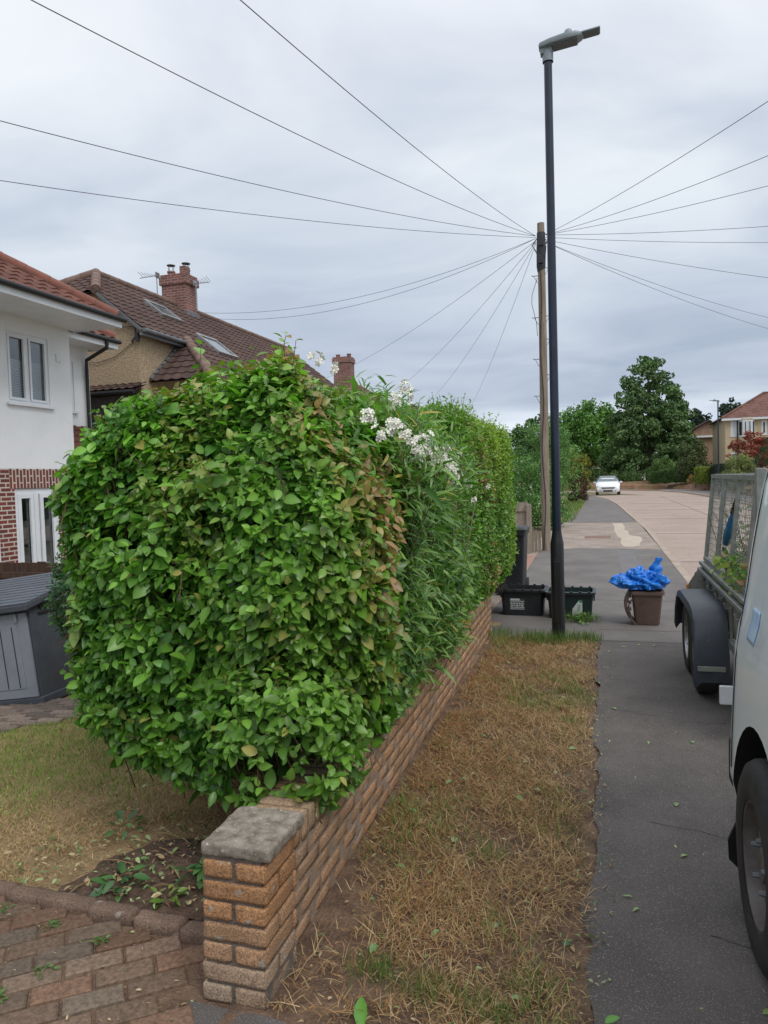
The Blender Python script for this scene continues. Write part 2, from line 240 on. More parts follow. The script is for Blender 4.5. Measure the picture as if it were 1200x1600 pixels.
M = dict(
    ground=mat('far_grass', (0.10, 0.11, 0.045), 0.95, (0.17, 0.14, 0.07), 0.4, bump=.4, bscale=8, bdist=.05),
    asphalt=mat('asphalt', (0.094, 0.083, 0.076), 0.92, (0.140, 0.124, 0.114), 2.2, bump=0.9, bscale=230, bdist=.006, c3=(0.30, 0.28, 0.26), n3=210, t3=(.57, .66)),
    asphalt_far=mat('worn_asphalt', (0.125, 0.112, 0.105), 0.9, (0.18, 0.163, 0.152), 1.4, bump=0.7, bscale=160, bdist=.005, c3=(0.21, 0.20, 0.2), n3=120, t3=(.6, .68)),
    concrete=mat('pink_concrete', (0.31, 0.235, 0.19), 0.9, (0.40, 0.32, 0.265), 0.55, .3, .7, bump=0.3, bscale=90, c3=(0.24, 0.20, 0.175), n3=5, t3=(.58, .75)),
    crossing=mat('crossing_concrete', (0.25, 0.20, 0.165), 0.9, (0.36, 0.30, 0.25), 1.6, bump=0.6, bscale=70, c3=(0.16, 0.13, 0.11), n3=9, t3=(.56, .7)),
    patch=mat('pale_concrete_patch', (0.50, 0.43, 0.34), 0.85, (0.42, 0.35, 0.28), 3, bump=.3),
    kerb=mat('kerb_stone', (0.33, 0.25, 0.19), 0.85, (0.42, 0.35, 0.29), 3, bump=0.4, bscale=80),
    soil=mat('dry_soil', (0.105, 0.062, 0.04), 0.98, (0.22, 0.14, 0.09), 9, .35, .65, bump=1.0, bscale=60, bdist=.02, c3=(0.27, 0.19, 0.12), n3=60, t3=(.58, .7)),
    dark_soil=mat('bed_soil', (0.075, 0.043, 0.030), 0.98, (0.16, 0.10, 0.068), 14, bump=1.0, bscale=50, bdist=.03),
    lawn=mat('dry_lawn', (0.25, 0.165, 0.08), 0.98, (0.38, 0.265, 0.14), 6, .35, .65, bump=1.0, bscale=70, bdist=.02),
    black=mat('black_paint', (0.012, 0.013, 0.016), 0.38, (0.020, 0.021, 0.026), 5, c3=(0.20, 0.20, 0.19), n3=38, t3=(.70, .74), stretch=(1, 1, .5)),
    post_paint=mat('lamp_post_paint', (0.012, 0.018, 0.035), 0.3, (0.018, 0.026, 0.05), 6),
    lamp_grey=mat('grey_cast_metal', (0.20, 0.245, 0.27), 0.45, (0.26, 0.30, 0.32), 6),
    lamp_dark=mat('lamp_underside', (0.10, 0.11, 0.13), 0.5),
    pole=mat('weathered_pole', (0.20, 0.155, 0.115), 0.9, (0.33, 0.27, 0.21), 5, bump=0.8, bscale=30, stretch=(6, 6, .35), c3=(0.08, 0.06, 0.05), n3=14, t3=(.62, .7)),
    steel=mat('galvanised_steel', (0.21, 0.22, 0.205), 0.5, (0.30, 0.31, 0.29), 12, metal=0.5, c3=(0.22, 0.17, 0.11), n3=9, t3=(.62, .78)),
    panel=mat('weathered_panel', (0.24, 0.255, 0.22), 0.6, (0.32, 0.33, 0.29), 5, metal=.3, c3=(0.15, 0.13, 0.09), n3=6, t3=(.58, .75)),
    guard=mat('navy_plastic', (0.030, 0.036, 0.048), 0.42, (0.044, 0.052, 0.066), 7, c3=(0.10, 0.10, 0.10), n3=40, t3=(.66, .74)),
    rubber=mat('tyre_rubber', (0.018, 0.018, 0.019), 0.75, (0.035, 0.033, 0.032), 9, bump=.3, bscale=60),
    rim=mat('silver_rim', (0.42, 0.43, 0.44), 0.4, metal=.6, c2=(0.25, 0.24, 0.23), nscale=12),
    rim_dark=mat('grimy_rim', (0.075, 0.06, 0.055), 0.6, (0.13, 0.115, 0.105), 14),
    bolt=mat('bolt_steel', (0.34, 0.34, 0.35), 0.4, metal=.7),
    liner=mat('arch_liner', (0.008, 0.008, 0.009), 0.8),
    van=mat('silver_van_paint', (0.70, 0.77, 0.82), 0.34, (0.73, 0.79, 0.83), 1.5, coat=.5, metal=.0, c3=(0.40, 0.42, 0.42), n3=2.2, t3=(.6, .85)),
    carpaint=mat('white_car_paint', (0.80, 0.82, 0.84), 0.25, coat=.5),
    glass_dark=mat('dark_glass', (0.015, 0.02, 0.022), 0.04, spec=.8),
    windscreen=mat('windscreen', (0.10, 0.14, 0.15), 0.05, spec=1.0),
    trim=mat('black_trim', (0.015, 0.015, 0.017), 0.55),
    white=mat('white_upvc', (0.74, 0.77, 0.79), 0.4, (0.68, 0.70, 0.72), 3),
    render=mat('white_render', (0.74, 0.755, 0.765), 0.92, (0.80, 0.81, 0.815), 1.2, .3, .7, bump=0.5, bscale=55, c3=(0.64, 0.65, 0.65), n3=1.0, t3=(.55, .9)),
    pebble=mat('tan_pebbledash', (0.30, 0.215, 0.125), 0.95, (0.48, 0.385, 0.26), 26, .38, .62, bump=1.0, bscale=28, bdist=.02, c3=(0.20, 0.14, 0.085), n3=34, t3=(.60, .66)),
    pebble_far=mat('tan_render', (0.50, 0.40, 0.25), 0.95, (0.56, 0.46, 0.31), 3, bump=.4),
    greyrender=mat('dark_render', (0.09, 0.075, 0.07), 0.95, (0.14, 0.12, 0.11), 6, bump=.5),
    tile_red=mat('red_clay_tile', (0.10, 0.038, 0.026), 0.9, (0.175, 0.070, 0.047), 3.2, .3, .7, bump=.4, bscale=30, c3=(0.09, 0.04, 0.03), n3=11, t3=(.58, .72)),
    tile_ridge=mat('orange_ridge_tile', (0.25, 0.09, 0.062), 0.85, (0.17, 0.072, 0.052), 6, bump=.3),
    tile_brown=mat('brown_tile', (0.058, 0.032, 0.026), 0.9, (0.11, 0.064, 0.050), 1.6, .35, .7, bump=.5, bscale=26, c3=(0.14, 0.10, 0.085), n3=7, t3=(.62, .78)),
    tile_ridge_brown=mat('brown_ridge_tile', (0.14, 0.082, 0.062), 0.9, (0.22, 0.15, 0.12), 6, bump=.5, bscale=30),
    lead=mat('lead_grey', (0.12, 0.13, 0.14), 0.6, (0.17, 0.18, 0.19), 4),
    fence_brown=mat('dark_fence_wood', (0.055, 0.030, 0.022), 0.9, (0.105, 0.060, 0.042), 4, bump=.6, bscale=30, stretch=(8, 8, .8)),
    fence_grey=mat('silvered_wood', (0.25, 0.20, 0.155), 0.9, (0.36, 0.30, 0.24), 4, bump=.6, bscale=30, stretch=(8, 8, .7), c3=(0.12, 0.10, 0.075), n3=9, t3=(.6, .74)),
    shed=mat('grey_plastic', (0.215, 0.235, 0.265), 0.6, (0.25, 0.272, 0.305), 5, bump=.25, bscale=60),
    shed_dark=mat('charcoal_plastic', (0.052, 0.060, 0.072), 0.6, (0.07, 0.08, 0.095), 6, bump=.3, bscale=50),
    binblack=mat('black_bin_plastic', (0.012, 0.014, 0.017), 0.5, (0.022, 0.025, 0.03), 5, bump=.15, bscale=80),
    bingreen=mat('dark_green_plastic', (0.010, 0.022, 0.022), 0.42, (0.018, 0.034, 0.033), 5),
    binbrown=mat('brown_bin_plastic', (0.105, 0.066, 0.052), 0.5, (0.14, 0.092, 0.074), 5, bump=.2, bscale=60, c3=(0.055, 0.035, 0.028), n3=8, t3=(.6, .75)),
    bluebag=mat('blue_woven_bag', (0.006, 0.12, 0.52), 0.30, (0.012, 0.22, 0.74), 9, bump=.25, bscale=130, coat=.2),
    sticker=mat('white_sticker', (0.62, 0.64, 0.64), 0.5), sticker_dark=mat('sticker_print', (0.05, 0.055, 0.055), 0.5), sticker_green=mat('green_print', (0.05, 0.26, 0.16), 0.5),
    bluereflection=mat('painted_blue_reflection', (0.30, 0.48, 0.76), 0.4, (0.50, 0.62, 0.76), 14),
    red=mat('red_lens', (0.45, 0.03, 0.03), 0.2), orange=mat('orange_lens', (0.75, 0.28, 0.03), 0.25),
    twig=mat('twig_bark', (0.085, 0.048, 0.030), 0.9, (0.15, 0.09, 0.06), 20), bark=mat('tree_bark', (0.09, 0.065, 0.05), 0.95, (0.15, 0.115, 0.09), 6, bump=.8, bscale=12),
    core=mat('painted_shade_core', (0.030, 0.040, 0.016), 0.95, (0.055, 0.05, 0.024), 12, bump=1, bscale=12, bdist=.05),  # dark colour stands in for the shade inside the foliage
    cable=mat('cable_black', (0.03, 0.03, 0.035), 0.6), cap=mat('lichen_concrete', (0.13, 0.105, 0.082), 0.95, (0.34, 0.295, 0.235), 26, .32, .68, bump=.7, bscale=200, bdist=.003, c3=(0.50, 0.48, 0.42), n3=75, t3=(.62, .70)),
    mortar=mat('old_mortar', (0.13, 0.105, 0.085), 0.95, (0.21, 0.175, 0.145), 30, bump=.8, bscale=120),
    housebrick=brickmat('red_house_brick', (0.19, 0.045, 0.032), (0.115, 0.030, 0.024), (0.50, 0.44, 0.38)),
    soldier=brickmat('soldier_brick', (0.19, 0.05, 0.035), (0.115, 0.034, 0.026), (0.50, 0.44, 0.38), plane='ZV'),
    chimbrick=brickmat('old_chimney_brick', (0.25, 0.085, 0.07), (0.14, 0.055, 0.048), (0.28, 0.22, 0.19)),
    farbrick=brickmat('orange_brick', (0.34, 0.20, 0.12), (0.28, 0.16, 0.10), (0.36, 0.27, 0.2)),
    curtain=mat('blind_slats', (0.55, 0.56, 0.56), 0.8), room=mat('dark_room', (0.03, 0.035, 0.035), 0.9),
    glass=glassmat('window_glass', 0.5), flower=mat('white_petal', (0.80, 0.79, 0.70), 0.8),
    leaf=leafmat('shrub_leaf', 0.34, .32, .48), leaf_matt=leafmat('tree_leaf', 0.65, .22, .3), grass=leafmat('grass_blade', 0.8, .15, .2, (1, 1, .8)),
    brick=attrmat('rough_orange_brick', .95, 150, 1.0, .005, amt=.55), paver=attrmat('brick_paver', .9, 60, .6, .003), chip=leafmat('clippings', .7, .1, .3, (1, 1, .8)))
# ------------------------------------------------------------ ground, roads, paths
def sheet(name, poly, z, m, kind='structure', step=None):
    "flat polygon sheet following the ground"
    V = [(x, y, float(gz(x, y)) + z) for x, y in poly]
    o = mesh_obj(name, V, [list(range(len(V)))], m); return tag(o, kind=kind)
def gridsheet(name, x0, x1, y0, y1, dx, m, dz=0.0, rough=0.0, edge=None):
    xs = np.arange(x0, x1 + dx * .5, dx); ys = np.arange(y0, y1 + dx * .5, dx); X, Y = np.meshgrid(xs, ys, indexing='ij')
    if edge is not None: X = edge(X, Y)
    Z = gz(X, Y) + dz
    if name == 'flower_bed': Z = Z - .05 * sstep(.72, 1.0, np.hypot((X + 1.45) / .98, (Y - 2.45) / .80) + .12 * snoise(np.stack([X, Y, 0 * X], -1), 9, 3))
    if name == 'verge': Z = Z - .02 * sstep(-.10, .0, X - .04 * snoise(np.stack([X * 0, Y, 0 * Y], -1), 6, 7))
    if rough: Z = Z + rough * snoise(np.stack([X, Y, 0 * X], -1), 9) + rough * .6 * snoise(np.stack([X, Y, 0 * X], -1), 31, 2)
    nx, ny = X.shape; idx = np.arange(nx * ny).reshape(nx, ny)
    F = np.stack([idx[:-1, :-1], idx[1:, :-1], idx[1:, 1:], idx[:-1, 1:]], -1).reshape(-1, 4)
    return tag(mesh_obj(name, np.stack([X, Y, Z], -1).reshape(-1, 3), F, m, smooth=True), kind='structure')
def ground():
    xs = np.array(sorted(set([-700, -300, -120, -60, -30, -20] + list(np.arange(-14, 1, .5)) + [2, 5, 10, 30, 60, 120, 300, 700]))); ys = np.array([-300, -60, -20, -5, 0, 5, 10, 20, 40, 60, 80, 120, 200, 400, 900])
    X, Y = np.meshgrid(xs, ys, indexing='ij'); Z = gz(X, Y) - 0.09 ; nx, ny = X.shape; idx = np.arange(nx * ny).reshape(nx, ny)
    F = np.stack([idx[:-1, :-1], idx[1:, :-1], idx[1:, 1:], idx[:-1, 1:]], -1).reshape(-1, 4)
    tag(mesh_obj('ground', np.stack([X, Y, Z], -1).reshape(-1, 3), F, M['ground']), kind='structure')
ground()
LK = [(1.2, -12), (1.2, 22), (1.08, 27), (0.92, 33), (0.75, 40), (0.35, 48), (-0.5, 55), (-2.2, 61), (-6, 67), (-16, 73)]   # left kerb line
RK = [(6.5, -12), (6.45, 40), (6.3, 52), (5.8, 60), (4.6, 66), (2.0, 71), (-3, 76), (-14, 82)]
sheet('road', LK + RK[::-1], -0.034, M['concrete'])
def strip(name, line, w, z0, z1, m, side=1):
    mb = MB()
    for (a, b) in zip(line[:-1], line[1:]):
        d = Vector((b[0] - a[0], b[1] - a[1], 0)); L_ = d.length; n = Vector((d.y, -d.x, 0)).normalized() * w * side; k = max(1, int(L_ / 0.95)) if L_ < 40 else int(L_ / .95)
        for i in range(k):
            p = Vector((a[0], a[1], 0)) + d * (i / k) + d.normalized() * .006; q = Vector((a[0], a[1], 0)) + d * ((i + 1) / k) - d.normalized() * .006
            h = z1 + random.uniform(-.003, .003); mb.add([(p.x, p.y, z0), (q.x, q.y, z0), (q.x + n.x, q.y + n.y, z0), (p.x + n.x, p.y + n.y, z0), (p.x, p.y, h), (q.x, q.y, h), (q.x + n.x, q.y + n.y, h), (p.x + n.x, p.y + n.y, h)],
                   [(0, 3, 2, 1), (4, 5, 6, 7), (0, 1, 5, 4), (1, 2, 6, 5), (2, 3, 7, 6), (3, 0, 4, 7)])
    return tag(mb.build(name, m, bevel=.008), kind='structure')
strip('kerb', LK[:9], 0.125, -0.08, 0.012, M['kerb'], 1)
strip('kerb', [(x, y) for x, y in RK[:7]], 0.125, -0.08, 0.07, M['kerb'], 1)
# concrete slab joints: thin dark seams in the road
mb = MB()
for y in (6, 14.5, 21, 27.6, 34, 41, 50): mb.b(1.4, 6.4, y, y + .035, -.0335, -.029)
mb.b(3.8, 3.83, -10, 52, -.0335, -.0285); tag(mb.build('road', M['mortar']), kind='structure')
def edge_fw(X, Y):
    w = 0.035 * snoise(np.stack([X * 0, Y, 0 * Y], -1), 5.2) + 0.02 * snoise(np.stack([X * 0, Y, 0 * Y], -1), 19, 3)
    t = (X - 0.0) / 1.2; return X + np.where(Y < 7.4, w * (1 - np.clip(t, 0, 1)), 0)
gridsheet('footway', -0.06, 1.2, -6, 7.5, .04, M['asphalt'], 0.002, 0.0008, edge_fw)
sheet('footway', [(-1.30, -6), (-0.06, -6), (-0.06, 1.93), (-0.55, 1.90), (-1.02, 1.98), (-1.30, 1.98)], 0.009, M['asphalt'])
sheet('footway', [(-1.33, 7.5), (1.2, 7.5), (1.2, 16.5), (-0.4, 16.75), (-1.33, 16.3)], 0.001, M['asphalt_far'])
mb = MB()
mb.b(-.05, 1.19, 8.02, 8.035, .0015, .0035); mb.b(-1.2, 1.19, 9.9, 9.92, .0015, .0035); mb.b(.42, .435, 8.3, 16, .0015, .0032)
tag(mb.build('footway', M['mortar']), kind='structure')
mb = MB(); mb.add([(-.02 + .3, 10.5, .0052), (.62, 10.5, .0052), (.62, 16.3, .0052), (.30, 16.3, .0052)], [(0, 1, 2, 3)])
tag(mb.build('footway', mat('trench_patch', (0.15, 0.145, 0.145), .85, (0.18, 0.17, 0.17), 3, bump=.5, bscale=150)), kind='structure')
sheet('crossing', [(-1.75, 16.3), (-1.33, 16.3), (-0.4, 16.75), (1.2, 16.5), (1.14, 25.2), (-1.25, 25.4)], 0.002, M['crossing'])
def blob_poly(pts, n=3, a=.05):
    P = []
    for i, p in enumerate(pts):
        q = pts[(i + 1) % len(pts)]
        for k in range(n): t = k / n; P.append((p[0] + (q[0] - p[0]) * t + random.uniform(-a, a), p[1] + (q[1] - p[1]) * t + random.uniform(-a, a) * 3))
    return P
sheet('crossing', blob_poly([(0.28, 25.0), (0.68, 25.0), (0.62, 22), (0.72, 20.2), (.95, 19.3), (.78, 17.2), (.42, 16.9), (.40, 20)]), 0.007, M['patch'])
mb = MB(); mb.b(-.45, .2, 19.3, 20.0, .004, .008); tag(mb.build('manhole_cover', mat('rusty_cover', (0.17, 0.09, 0.065), .8, (0.24, .15, .11), 8)), 'rust brown rectangular access cover set in the concrete crossing', 'cover')
sheet('footway', [(-1.2, 25.4), (1.14, 25.2), (1.05, 27), (0.9, 33), (0.72, 40), (0.33, 48), (-0.5, 55), (-1.6, 54), (-1.0, 46), (-.85, 38), (-1.15, 30)], 0.003, M['asphalt_far'])
sheet('grass_verge', [(-3.2, 25.4), (-1.2, 25.4), (-1.15, 30), (-.85, 38), (-1.0, 46), (-1.6, 54), (-6, 60), (-7, 30)], -0.002, mat('green_verge', (0.11, 0.16, 0.04), .95, (0.20, .20, .07), 3, bump=.8, bscale=30, bdist=.03))
sheet('driveway', [(-9, 8.6), (-1.33, 7.9), (-1.33, 16.3), (-2.4, 16.3), (-9, 16.3)], 0.0, M['crossing'])
mb = MB(); mb.add([(-1.62, 15.2, -.004), (-1.33, 15.4, .003), (-1.24, 10.6, .006), (-1.42, 10.6, .004)], [(0, 1, 2, 3)]); tag(mb.build('driveway', mat('orange_edging', (0.30, 0.17, 0.12), .85, (0.36, .22, .16), 5)), kind='structure')
sheet('right_footway', [(6.63, -12), (8.4, -12), (8.4, 44), (8.3, 56), (7.4, 64), (5.4, 70), (4.75, 66.1), (5.95, 60), (6.44, 52), (6.58, 40)], 0.06, M['asphalt_far'])
gridsheet('verge', -1.16, 0.10, 1.9, 7.46, .03, M['soil'], 0.0, 0.010, lambda X, Y: X + np.where(X > 5, 0.04 * snoise(np.stack([X * 0, Y, 0 * Y], -1), 4.1, 1) + .02 * snoise(np.stack([X * 0, Y, 0 * Y], -1), 17, 2), 0))
gridsheet('lawn', -8.2, -1.12, 2.42, 8.7, .12, M['lawn'], 0.0, 0.006)
gridsheet('flower_bed', -2.5, -1.12, 2.36, 3.2, .03, M['dark_soil'], 0.014, 0.014, lambda X, Y: X)
# ---- block paving of the near driveway (individual blocks, running bond, turned)
def pavers(name, inside, ang, ox, oy, z, cols, bw=.2, bh=.1, area=(-3.2, -1.0, .4, 2.4)):
    P = []; 
    ca, sa = math.cos(ang), math.sin(ang); V = []; F = []; C = []
    for j in range(-60, 60):
        for i in range(-40, 40):
            u = (i + (j % 2) * .5) * bw; v = j * bh; cx = ox + u * ca - v * sa; cy = oy + u * sa + v * ca
            if not inside(cx, cy): continue
            c = random.choice(cols); k = random.uniform(.8, 1.2); h = random.uniform(-.003, .003); tx = random.uniform(-.02, .02); ty = random.uniform(-.02, .02)
            n0 = len(V)
            for (s, zz) in ((0, -.03), (.004, -.004), (.010, 0)):
                for (a, b) in ((-1, -1), (1, -1), (1, 1), (-1, 1)):
                    lu = a * (bw / 2 - .0022 - s); lv = b * (bh / 2 - .0022 - s); V.append((cx + lu * ca - lv * sa, cy + lu * sa + lv * ca, float(gz(cx, cy)) + z + zz + h + lu * tx + lv * ty)); C.append([q * k for q in c])
            for r in range(2):
                for q in range(4): F.append((n0 + r * 4 + q, n0 + r * 4 + (q + 1) % 4, n0 + r * 4 + 4 + (q + 1) % 4, n0 + r * 4 + 4 + q))
            F.append((n0 + 8, n0 + 9, n0 + 10, n0 + 11))
    return tag(mesh_obj(name, V, np.array(F), M['paver'], None, None, np.array(C)), kind='structure')
pc = [(0.175, 0.105, 0.070), (0.19, 0.115, 0.078), (0.155, 0.105, 0.074), (0.19, 0.13, 0.092), (0.155, 0.118, 0.088), (0.175, .125, .09)]
gridsheet('driveway', -6, -1.0, .2, 2.42, .05, M['soil'], -0.001)
pavers('driveway', lambda x, y: -3.6 < x < -1.26 - (.0 if y < 1.93 else .09) and .5 < y < 2.33 - .085 * (x + 2.44), rad(38), 0, 0, 0.012, pc)
gp = [(0.16, .125, .10), (0.20, .155, .125), (.14, .11, .09)]
pavers('garden_path', lambda x, y: (-6.6 < x < -4.05) and (y > 4.1 - .0 * x + (x + 4.6) * .85) and y < 6.6 and y > 3.6, rad(12), 0, 0, 0.03, gp)
# ------------------------------------------------------------ roads' far side: banks and distant ground
def bank(name, pts, h, depth, m):
    mb = MB()
    for (a, b) in zip(pts[:-1], pts[1:]):
        d = Vector((b[0] - a[0], b[1] - a[1], 0)); k = max(1, int(d.length / 1.0)); n = Vector((-d.y, d.x, 0)).normalized()
        for i in range(k):
            for (f0, z0), (f1, z1) in zip(((0, -.1), (.15, h * .5), (1, h)), ((.15, h * .5), (1, h), (4, h))):
                q = [Vector((a[0], a[1], 0)) + d * (i / k) + n * depth * f0, Vector((a[0], a[1], 0)) + d * ((i + 1) / k) + n * depth * f0, Vector((a[0], a[1], 0)) + d * ((i + 1) / k) + n * depth * f1, Vector((a[0], a[1], 0)) + d * (i / k) + n * depth * f1]
                for w, zz in zip(q, (z0, z0, z1, z1)): w.z = zz
                mb.add(q, [(0, 1, 2, 3)])
    return tag(mb.build(name, m), kind='structure')
bank('bank', [(-14, 83), (-3, 77.2), (2.1, 72.4), (5.4, 70.2), (7.5, 64.3), (8.5, 56), (8.6, 44)], .75, 2.2, mat('red_earth_bank', (0.20, 0.085, 0.05), .95, (0.27, .16, .09), 1.2, c3=(.10, .12, .04), n3=2.5, t3=(.5, .62), bump=.6, bscale=10, bdist=.05))
# ------------------------------------------------------------ brick pillar and garden wall
def brick_template(nx=12, ny=6, nz=5):
    bm = bmesh.new(); V = {}; F = []; P = []
    def vid(i, j, k):
        if (i, j, k) not in V: V[(i, j, k)] = len(P); P.append((i / nx * 2 - 1, j / ny * 2 - 1, k / nz * 2 - 1))
        return V[(i, j, k)]
    for i in range(nx):
        for j in range(ny):
            F.append([vid(i, j, 0), vid(i, j + 1, 0), vid(i + 1, j + 1, 0), vid(i + 1, j, 0)]); F.append([vid(i, j, nz), vid(i + 1, j, nz), vid(i + 1, j + 1, nz), vid(i, j + 1, nz)])
    for i in range(nx):
        for k in range(nz):
            F.append([vid(i, 0, k), vid(i + 1, 0, k), vid(i + 1, 0, k + 1), vid(i, 0, k + 1)]); F.append([vid(i, ny, k), vid(i, ny, k + 1), vid(i + 1, ny, k + 1), vid(i + 1, ny, k)])
    for j in range(ny):
        for k in range(nz):
            F.append([vid(0, j, k), vid(0, j, k + 1), vid(0, j + 1, k + 1), vid(0, j + 1, k)]); F.append([vid(nx, j, k), vid(nx, j + 1, k), vid(nx, j + 1, k + 1), vid(nx, j, k + 1)])
    bm.free(); return np.array(P), np.array(F)
BT = brick_template()
class Bricks:
    def __init__(s): s.V = []; s.F = []; s.C = []; s.n = 0
    def add(s, c, d, col, r=.0055, jit=.0012, rough=.0016):
        P, F = BT; h = np.array(d) / 2; V = P * h; inner = np.clip(V, -(h - r), h - r); off = V - inner; L_ = np.linalg.norm(off, axis=1, keepdims=True)
        V = inner + off / (L_ + 1e-9) * np.minimum(L_, r); W = V + np.array(c)
        nv = unit(P * (np.abs(P) > .98)); V = W + nv * (rough * (snoise(W, 42, s.n) + .7 * snoise(W, 130, s.n * 3))[:, None]) + RNG.uniform(-jit, jit, 3)
        k = s.n; s.V.append(V); s.F.append(F + len(P) * k); s.n += 1
        cc = np.array(col)[None] * (1 + .16 * snoise(W, 25, k)[:, None]); li = (snoise(W, 55, 7) + .6 * snoise(W, 140, 9)) > 1.05; cc[li] = (.40, .36, .30); s.C.append(cc)
    def build(s, name, parent): return mesh_obj(name, np.vstack(s.V), np.vstack(s.F), M['brick'], parent, None, np.vstack(s.C), True)
def lerp(a, b, t): return tuple(a[i] + (b[i] - a[i]) * t for i in range(3))
orange, tan, grey = (.44, .235, .115), (.40, .27, .17), (.37, .29, .215)
pil = base('brick_pillar', (-1.155, 2.16, 0), 'short orange brick gate pillar with a lichen covered concrete cap at the end of the low wall', 'pillar')
BR = Bricks(); x0, x1, y0, y1 = -1.272, -1.045, 2.005, 2.245; hc = .0690
for k in range(7):
    z = .001 + hc * k + (hc - .011) / 2; sh = .02 * (k / 7); f = k / 6
    for_c = lambda: tuple(np.array(lerp(grey, orange, min(1, f * 1.3 + .18 + random.uniform(-.15, .15)))) * random.uniform(.85, 1.1))
    hgt = hc - .011
    xa, xb = x0 + sh, x1 + sh
    if k % 2 == 0:
        xm = (xa + xb) / 2 - .002
        BR.add(((xa + xm) / 2 - .003, y0 + .1075, z), (xm - xa - .008, .215, hgt), for_c()); BR.add(((xm + xb) / 2 + .003, y0 + .1075, z), (xb - xm - .008, .215, hgt), for_c())
        BR.add(((xa + xb) / 2, y0 + .2335, z), (xb - xa, .024, hgt), for_c())
    else:
        BR.add(((xa + xb) / 2, y0 + .052, z), (xb - xa, .103, hgt), for_c())
        BR.add((xb - .052, y0 + .114 + .063, z), (.103, .126, hgt), for_c()); BR.add((xa + .052, y0 + .114 + .063, z), (.103, .126, hgt), for_c())
BR.build('brickwork', pil)
MB().b(x0 + .016, x1 - .002, y0 + .009, y1 - .012, -.02, .484).build('mortar', M['mortar'], pil)
def rough_slab(name, x0, x1, y0, y1, z0, z1, m, parent, r=.012, n=(40, 40, 7)):
    P, F = brick_template(*n); h = np.array([(x1 - x0) / 2, (y1 - y0) / 2, (z1 - z0) / 2]); c = np.array([(x0 + x1) / 2, (y0 + y1) / 2, (z0 + z1) / 2])
    V = P * h; inner = np.clip(V, -(h - r), h - r); off = V - inner; L_ = np.linalg.norm(off, axis=1, keepdims=True); V = inner + off / (L_ + 1e-9) * np.minimum(L_, r); W = V + c
    nv = unit(P * (np.abs(P) > .98)); W = W + nv * (.0035 * snoise(W, 28)[:, None] + .0018 * snoise(W, 110, 3)[:, None]); return mesh_obj(name, W, F, m, parent, None, None, True)
rough_slab('cap', -1.256, -1.008, 2.0, 2.275, .486, .533, M['cap'], pil)
wall = base('garden_wall', (-1.1, 5, 0), 'long low orange brick garden wall running under the hedge beside the verge', 'wall')
BR = Bricks(); BT = brick_template(8, 3, 3); YA, YB = 2.26, 7.70
wx = lambda y: -1.085 - .013 * (y - 2.3)
for k in range(5):
    y = YA - (.11 if k % 2 else 0); z = .0678 * k + .0285
    while y < YB:
        ya, yb = max(y, YA), min(y + .215, YB)
        if yb - ya > .03:
            t = (ya - YA) / (YB - YA); w = min(1, max(0, .9 * math.sin(ya * 1.3) * .4 + .35 + k * .04)); ccc = np.array(lerp((.45, .255, .135), grey, max(0, w - .1) if ya < 3.6 else .12)) * random.uniform(.8, 1.12)
            BR.add((wx((ya + yb) / 2) - .051, (ya + yb) / 2, z), (.103, yb - ya - .002, .0595), ccc, jit=.002)
        y += .225
y = YA + .01
while y < YB:
    ccc = np.array(lerp((.45, .27, .145), (.30, .235, .17), random.random() * (.9 if y < 3.6 else .45))) * random.uniform(.8, 1.1)
    BR.add((wx(y) - .106, y + .0325, .0678 * 5 + .051), (.213, .064, .102), ccc, jit=.003); y += .0745
BR.build('brickwork', wall)
mb = MB(); mb.add([(wx(YA) - .20, YA, -.05), (wx(YB) - .20, YB, -.05), (wx(YB) - .0025, YB, -.05), (wx(YA) - .0025, YA, -.05), (wx(YA) - .20, YA, .436), (wx(YB) - .20, YB, .436), (wx(YB) - .0025, YB, .436), (wx(YA) - .0025, YA, .436)], [(0, 3, 2, 1), (4, 5, 6, 7), (0, 1, 5, 4), (1, 2, 6, 5), (2, 3, 7, 6), (3, 0, 4, 7)]); mb.build('mortar', mat('wall_mortar', (.24, .17, .12), .95, (.33, .25, .185), 30, bump=.8, bscale=120), wall)
BT = brick_template(10, 4, 3)
# brick edging between driveway and bed
ed = base('brick_edging', (-2.2, 2.33, 0), 'low worn brown brick edging between block driveway and bare flower bed', 'edging'); BR = Bricks()
x = -3.9
while x < -1.33:
    L_ = .43 if x < -3 else random.choice((.22, .43)); xe = min(x + L_, -1.30); yy = 2.375 - .088 * ((x + xe) / 2 + 2.44)
    BR.add(((x + xe) / 2, yy, .012 + float(gz(x, yy))), (xe - x - .010, .072, .072), np.array((.20, .135, .10)) * random.uniform(.85, 1.15), r=.012, rough=.003); x = xe
BR.build('brickwork', ed)

